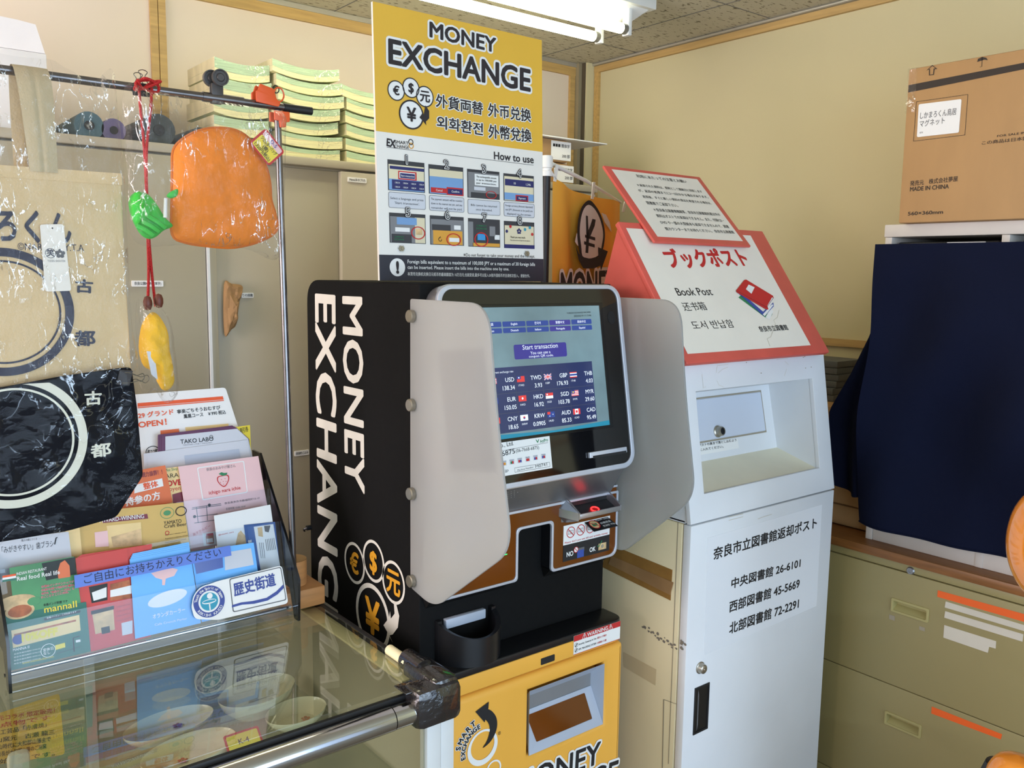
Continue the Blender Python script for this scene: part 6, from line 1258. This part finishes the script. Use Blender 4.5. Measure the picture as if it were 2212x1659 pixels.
# sloping notice above
nt_ = thing('notice_placard', 'red framed white notice placard leaning on top of the wedge sign', 'notice', (1.71, 1.49, 1.571))
pN = Plane((0, 1.387, 1.5698), (1, 0, 0), (0, .1755, .1852)); NH = (.1755**2+.1852**2)**.5; nx0, nx1 = 1.511, 1.869
MB().prism([rrect(nx0, 0, nx1, NH, .002)], pN, .0005, .0075, 'sign_red', .002).build('board', nt_, solid=True)
b = MB(); q = [pN.px(*a, .0075) for a in [(1422, 515.5), (1605, 522), (1502, 387), (1317.6, 364.8)]]; b.flat([rrect(nx0+.020, .016, nx1-.020, NH-.012)], pN, .0080, 'sign_paper')
for s, p0, p1, pt in (('利用にあたっての注意とお願い', (1373, 389), (1481, 401), (1369, 382)), ('＊返却された資料は、原則として開館日に回収します', (1374, 408), (1514, 422), (1369, 402)), ('が、返却の処理までに2～3日かかる場合があります。', (1377, 420), (1527, 434), (1375, 414)), ('返却後、すぐに新しい資料の貸出を希望される場合は、', (1386, 433), (1534, 447), (1383, 427)), ('図書館でご返却下さい。', (1395, 447), (1462, 453), (1392, 440)), ('＊奈良県立図書情報館等、奈良市立図書館所蔵以外の', (1410, 462), (1553, 472), (1404, 455)), ('資料はポストでの返却はできません。また、付録CD・', (1416, 475), (1561, 485), (1412, 468)), ('DVD や一部の大型絵本も返却できませんので、図書', (1425, 489), (1572, 498), (1421, 482)), ('館カウンターまでお持ちください。 奈良市立図書館', (1435, 503), (1583, 510), (1431, 496))): b.ptext(s, pN, p0, p1, pt, 'ink', .0085, .006)
b.build('notice_text', nt_, smooth=False)

# ------------------------------------------------------------------ right wall: file cabinet, shelf unit, boxes
FX = 2.10; fc_ = thing('file_cabinet', 'olive lateral file cabinet with wooden top along the right wall', 'file cabinet', (2.32, 1.02, 0))
FY0, FY1 = .36, 1.68
MB().box((FX+.02, XR-.016), (FY0, FY1), (.001, .786), 'file_olive', .002).build('carcass', fc_)
MB().box((FX-.004, XR-.016), (FY0-.01, FY1), (.7865, .810), 'oak', .003).build('wooden_top', fc_)
MB().box((FX+.004, FX+.02), (FY0, FY1), (.766, .786), 'file_olive', .002).build('lock_rail', fc_)
p = PXl(FX+.004); c = p.P(1967, 1233); MB().lathe([(0, .003), (.003, .003), (.0035, .004), (.008, .004), (.009, .0025), (.0105, 0)], c, 'grey_metal', 22, ax=(-1, 0, 0)).build('lock', fc_)
pF_ = PXl(FX)
def fdrawer(z0, z1, hq, tapes):
    d = MB(); h = [pF_.px(*a) for a in hq]; u0, u1 = (h[0][0]+h[3][0])/2, (h[1][0]+h[2][0])/2; v0, v1 = (h[0][1]+h[1][1])/2, (h[2][1]+h[3][1])/2
    d.prism([rrect(-FY1+.001, z0, -FY0-.002, z1), rrect(u0+.004, v0+.004, u1-.004, v1-.004)], pF_, -.018, 0, 'file_olive', .0015); dd = d.build('drawer', fc_, solid=True)
    b = MB(); b.prism([rrect(u0, v0, u1, v1, .004), rrect(u0+.006, v0+.006, u1-.006, v1-.006, .003)], pF_, -.002, .003, 'file_handle', .001)
    A = [pF_.at(x, y, 0) for x, y in ((u0+.006, v0+.006), (u1-.006, v0+.006), (u1-.006, v1-.006), (u0+.006, v1-.006))]; B = [pF_.at(x, y, -.016) for x, y in ((u0+.008, v0+.018), (u1-.008, v0+.018), (u1-.008, v1-.008), (u0+.008, v1-.008))]
    for k in range(4): b.quad(A[k], A[(k+1) % 4], B[(k+1) % 4], B[k], 'file_handle')
    b.quad(B[0], B[1], B[2], B[3], 'file_handle'); b.build('recessed_handle', dd)
    for pts, m in tapes: MB().prism([[pF_.px(*a) for a in pts]], pF_, .0002, .0008, m).build('label_tape', dd)
fdrawer(.4625, .7645, [(1925, 1320), (2005, 1346), (2008, 1315), (1925, 1291)], [([(2025, 1289), (2222, 1346), (2222, 1329), (2026, 1275)], 'tape_orange'), ([(2041, 1312), (2222, 1366), (2222, 1353), (2043, 1299)], 'tape_cream'), ([(2040, 1334), (2209, 1386), (2211, 1370), (2042, 1320)], 'tape_cream'), ([(2038, 1377), (2134, 1410), (2137, 1397), (2151, 1401), (2152, 1385), (2040, 1350)], 'tape_cream'), ([(1921, 1337), (1933, 1341), (1933, 1331), (1921, 1327)], 'scuff'), ([(1986, 1360), (1998, 1364), (1998, 1356), (1986, 1352)], 'scuff')])
fdrawer(.1615, .4605, [(1910, 1563), (1989, 1596), (1991, 1568), (1912, 1533)], [([(2012, 1541), (2162, 1597), (2165, 1586), (2013, 1526)], 'tape_orange')])
fdrawer(.02, .1595, [(1890, 1800), (1975, 1840), (1977, 1815), (1891, 1772)], [])
# white shelf unit
su = thing('shelf_unit', 'white open shelf unit on the file cabinet behind the navy cloth', 'shelf unit', (2.34, .75, .8105))
SX, SYa, SYb = 2.15, .30, 1.18; b = MB()
for y in (SYb-.018, SYa, .74): b.box((SX+.001 if y != .74 else SX+.01, 2.52), (y, y+.018), (.8105, 1.60), 'shelf_white', .001)
b.build('upright_panels', su) if False else None
for y in (SYb-.018, .88, .59, SYa): MB().box((SX+.001, 2.52), (y, y+.018), (.8105, 1.602), 'shelf_white', .001).build('upright', su)
MB().box((SX-.002, 2.52), (SYa, SYb+.002), (1.6025, 1.634), 'shelf_white', .002).build('top_board', su)
MB().box((SX+.003, 2.52), (SYa+.019, SYb-.019), (.8105, .884), 'shelf_white', .001).build('plinth_board', su)
MB().box((2.505, 2.52), (SYa+.019, SYb-.019), (.885, 1.60), 'shelf_white').build('back_board', su)
MB().box((SX+.02, 2.50), (SYa+.019, .589), (1.24, 1.256), 'shelf_white').build('shelf_board', su)
for k, (y0, y1, l) in enumerate(((.91, 1.155, 'black storage tray in the left compartment top of the shelf unit'), (.62, .86, 'black storage tray in the middle compartment top of the shelf unit'))):
    t = thing('storage_tray', l, 'tray', (2.3, (y0+y1)/2, .885), 'dark trays in the shelf unit'); MB().box((SX+.02, 2.48), (y0, y1), (.885, 1.590), 'black_plastic', .004).build('tray_body', t)
    MB().box((SX+.017, SX+.0195), (y0+.03, y0+.12), (1.577, 1.588), 'label_white').build('tray_label', t)
# navy cloth
cl = thing('navy_cloth', 'navy blue cloth draped over the front of the shelf unit', 'cloth', (2.12, .75, .88))
def clothf(u, v):
    z = .866+.012*math.sin(u*5)*(1-v)+(1.584-.866)*v - .022*math.sin(math.pi*u)*(1-v); y = 1.186-.016*(1-v)+.010*(1-v)*math.sin(v*6)-u*(1.186-.30)
    y += -.02*max(0, .22-u)*(0)
    x = 2.116-.010*math.sin(v*3)-.006*math.sin(u*13+v*2.2)*v*(1-v)*4-(1-v**2)*(.026*math.sin(u*12+v*5)+.011*math.sin(u*27-v*6)) - .012*math.sin((u*.9-v*.7)*17)*v*(1-v)*3.2 - .018*(1-v)**1.5
    return Vector((x, y, z))
MB().grid(clothf, 70, 44, 'cloth_navy').build('front_drape', cl, ang=3)
def foldf(u, v):        # left corner hanging free of the shelf
    z = .93+(1.57-.93)*v; ya = 1.172+.006*math.sin(v*9); o = [1.262, 1.285, 1.290, 1.235, 1.190, 1.176, 1.172]; k = v*(len(o)-1); i = min(len(o)-2, int(k)); yo = o[i]+(o[i+1]-o[i])*(k-i)
    y = ya+(yo-ya)*u; return Vector((2.122+.012*u*u-.020*math.sin(u*math.pi*2.2+v*2)*(1-v), y, z-.01*math.sin(u*3.1)*(1-v)+(.012 if v < .02 else 0)*u))
MB().grid(foldf, 22, 40, 'cloth_navy').build('corner_fold', cl, ang=3)
for x in (.0,): MB().tube(spline([clothf(k/40, 0.004)+Vector((-.001, 0, 0)) for k in range(41)], 2), .0022, 'cloth_navy', 6).build('hem', cl)
# carton on the shelf unit
ct = thing('brown_carton', 'large brown carton with white label on top of the white shelf unit', 'box', (2.28, .86, 1.6345))
KX = 2.12; MB().box((KX, KX+.34), (.56, 1.132), (1.6345, 2.004), 'carton', .004).build('carton_body', ct)
pK2 = PXl(KX); b = MB(); b.flatpx([(1963, 184), (2230, 132), (2230, 146), (1962, 200)], pK2, .0006, 'carton_ink'); b.build('printed_band', ct); b = MB()
q = [pK2.px(*a) for a in [(1973, 305.5), (2085, 292), (2091.5, 203.5), (1979.5, 219.5)]]; q1 = [(a+.001 if i in (0, 3) else a-.001, d+.001 if i < 2 else d-.001) for i, (a, d) in enumerate(q)]; b.flat([q, q1], pK2, .0006, 'carton_ink')
b.build('printed_frame', ct); b = MB()
b.flat([[pK2.px(*a) for a in [(2007, 163), (2007, 150), (2001, 153), (2014, 140.5), (2025, 149), (2019, 149.5), (2017.5, 162)]], [pK2.px(*a) for a in [(2009, 161.5), (2009, 148.5), (2006, 149.5), (2014, 142.5), (2021, 147.5), (2017, 148), (2015.8, 160.5)]]], pK2, .0006, 'carton_ink')
b.build('arrow_mark', ct); b = MB()
b.flat([[pK2.px(*a) for a in [(2111, 134), (2113, 127), (2122, 123), (2131, 125), (2134, 130), (2127, 129), (2120, 131)]]], pK2, .0006, 'carton_ink'); b.flat([stroke([pK2.px(2122, 124), pK2.px(2121, 144), pK2.px(2117, 145)], .0012)], pK2, .0006, 'carton_ink')
b.build('umbrella_mark', ct)
for s, p0, p1, pt, o in (('発売元　株式会社夢屋', (1966, 402), (2069, 391.5), (1966, 391), .01), ('MADE IN CHINA', (1966, 413.5), (2049.5, 407), (1966, 404.5), .02), ('560×360mm', (1961.5, 465.5), (2037, 461.5), (1961.5, 458), .02), ('FOR SALE IN JAPAN ONLY', (2154, 298), (2290, 281), (2154, 292), .01), ('この商品は日本国外での販売', (2121, 313), (2290, 295), (2121, 305), .008)): MB().ptext(s, pK2, p0, p1, pt, 'carton_ink', .0006, o).build('printed_line', ct, smooth=False)
lb = MB(); q = [pK2.px(*a) for a in [(1981, 296.5), (2071.5, 286.5), (2077.5, 214), (1985, 225.5)]]; lb.prism([round_poly(q, .004)], pK2, .0004, .0012, 'paper'); lb.ptext('しかまろくん鳥居', pK2, (1988, 257.5), (2066, 248), (1988, 243), 'ink_grey', .0016, .004); lb.ptext('マグネット', pK2, (1987, 275), (2041, 267), (1987, 261), 'ink_grey', .0016, .004); lb.ptext('担当', pK2, (1987, 289), (1994, 288), (1987, 285), 'ink_grey', .0016); lb.build('white_label', ct, smooth=False)
MB().box((KX-.0012, KX+.02), (1.110, 1.1335), (1.90, 2.0046), 'film_tight').build('clear_tape', ct)
# kraft packages and grey booklets left of the shelf unit
KP = 'brown packages on the wooden top'
for x, y0, y1, z0, z1, l in ((2.20, 1.195, 1.50, .8105, .872, 'lowest brown paper package on the wooden top left of the shelf unit'), (2.19, 1.198, 1.49, .8725, .985, 'second brown paper package under the corner of the navy cloth'), (2.25, 1.33, 1.56, .9855, 1.135, 'upper brown paper package supporting the grey booklets')):
    lp = None; b = MB(); b.box((x, 2.50), (y0, y1), (z0, z1), 'kraft', .014); o = b.build('paper_package'); tag(o, l, 'package', KP)
for k in range(6):
    o = MB().box((2.33+random.uniform(-.01, .01), 2.47), (1.405+random.uniform(-.012, .004), 1.55), (1.1355+k*.020, 1.1545+k*.020), 'book_grey', .002).build('grey_booklet')
    tag(o, f'{["bottom", "second from bottom", "third from bottom", "fourth from bottom", "fifth from bottom", "topmost"][k]} grey booklet of the small pile beside the return post', 'booklet', 'grey booklets piled on the packages')
# orange glossy figure cut off by the right picture edge
og = thing('orange_figure', 'glossy orange rounded figure cut off by the right picture edge', 'figure', (1.70, .535, 0))
MB().lathe([tuple(q) for q in spline([(0, .118), (.03, .114), (.07, .094), (.098, .055), (.108, .0), (.100, -.05), (.076, -.092), (.04, -.112), (0, -.118)], 5)], (1.705, .545, 1.038), 'gloss_orange', 48).build('head', og)
MB().lathe([(0, 0), (.10, 0)]+[tuple(q) for q in spline([(.115, .02), (.125, .25), (.11, .45), (.075, .60), (.05, .66), (.04, .93)], 4)]+[(0, .94)], (1.73, .50, .0005), 'gloss_orange', 40).build('body', og)
MB().lathe([tuple(q) for q in spline([(0, .05), (.03, .042), (.046, .02), (.05, 0), (.044, -.024), (.026, -.043), (0, -.05)], 4)], (1.70, .605, .57), 'gloss_orange', 28).build('hand', og)
MB().lathe([(0, .04), (.03, .03), (.04, 0), (.03, -.03), (0, -.04)], (1.71, .632, .555), 'rubber_black', 20).build('dark_patch', og)
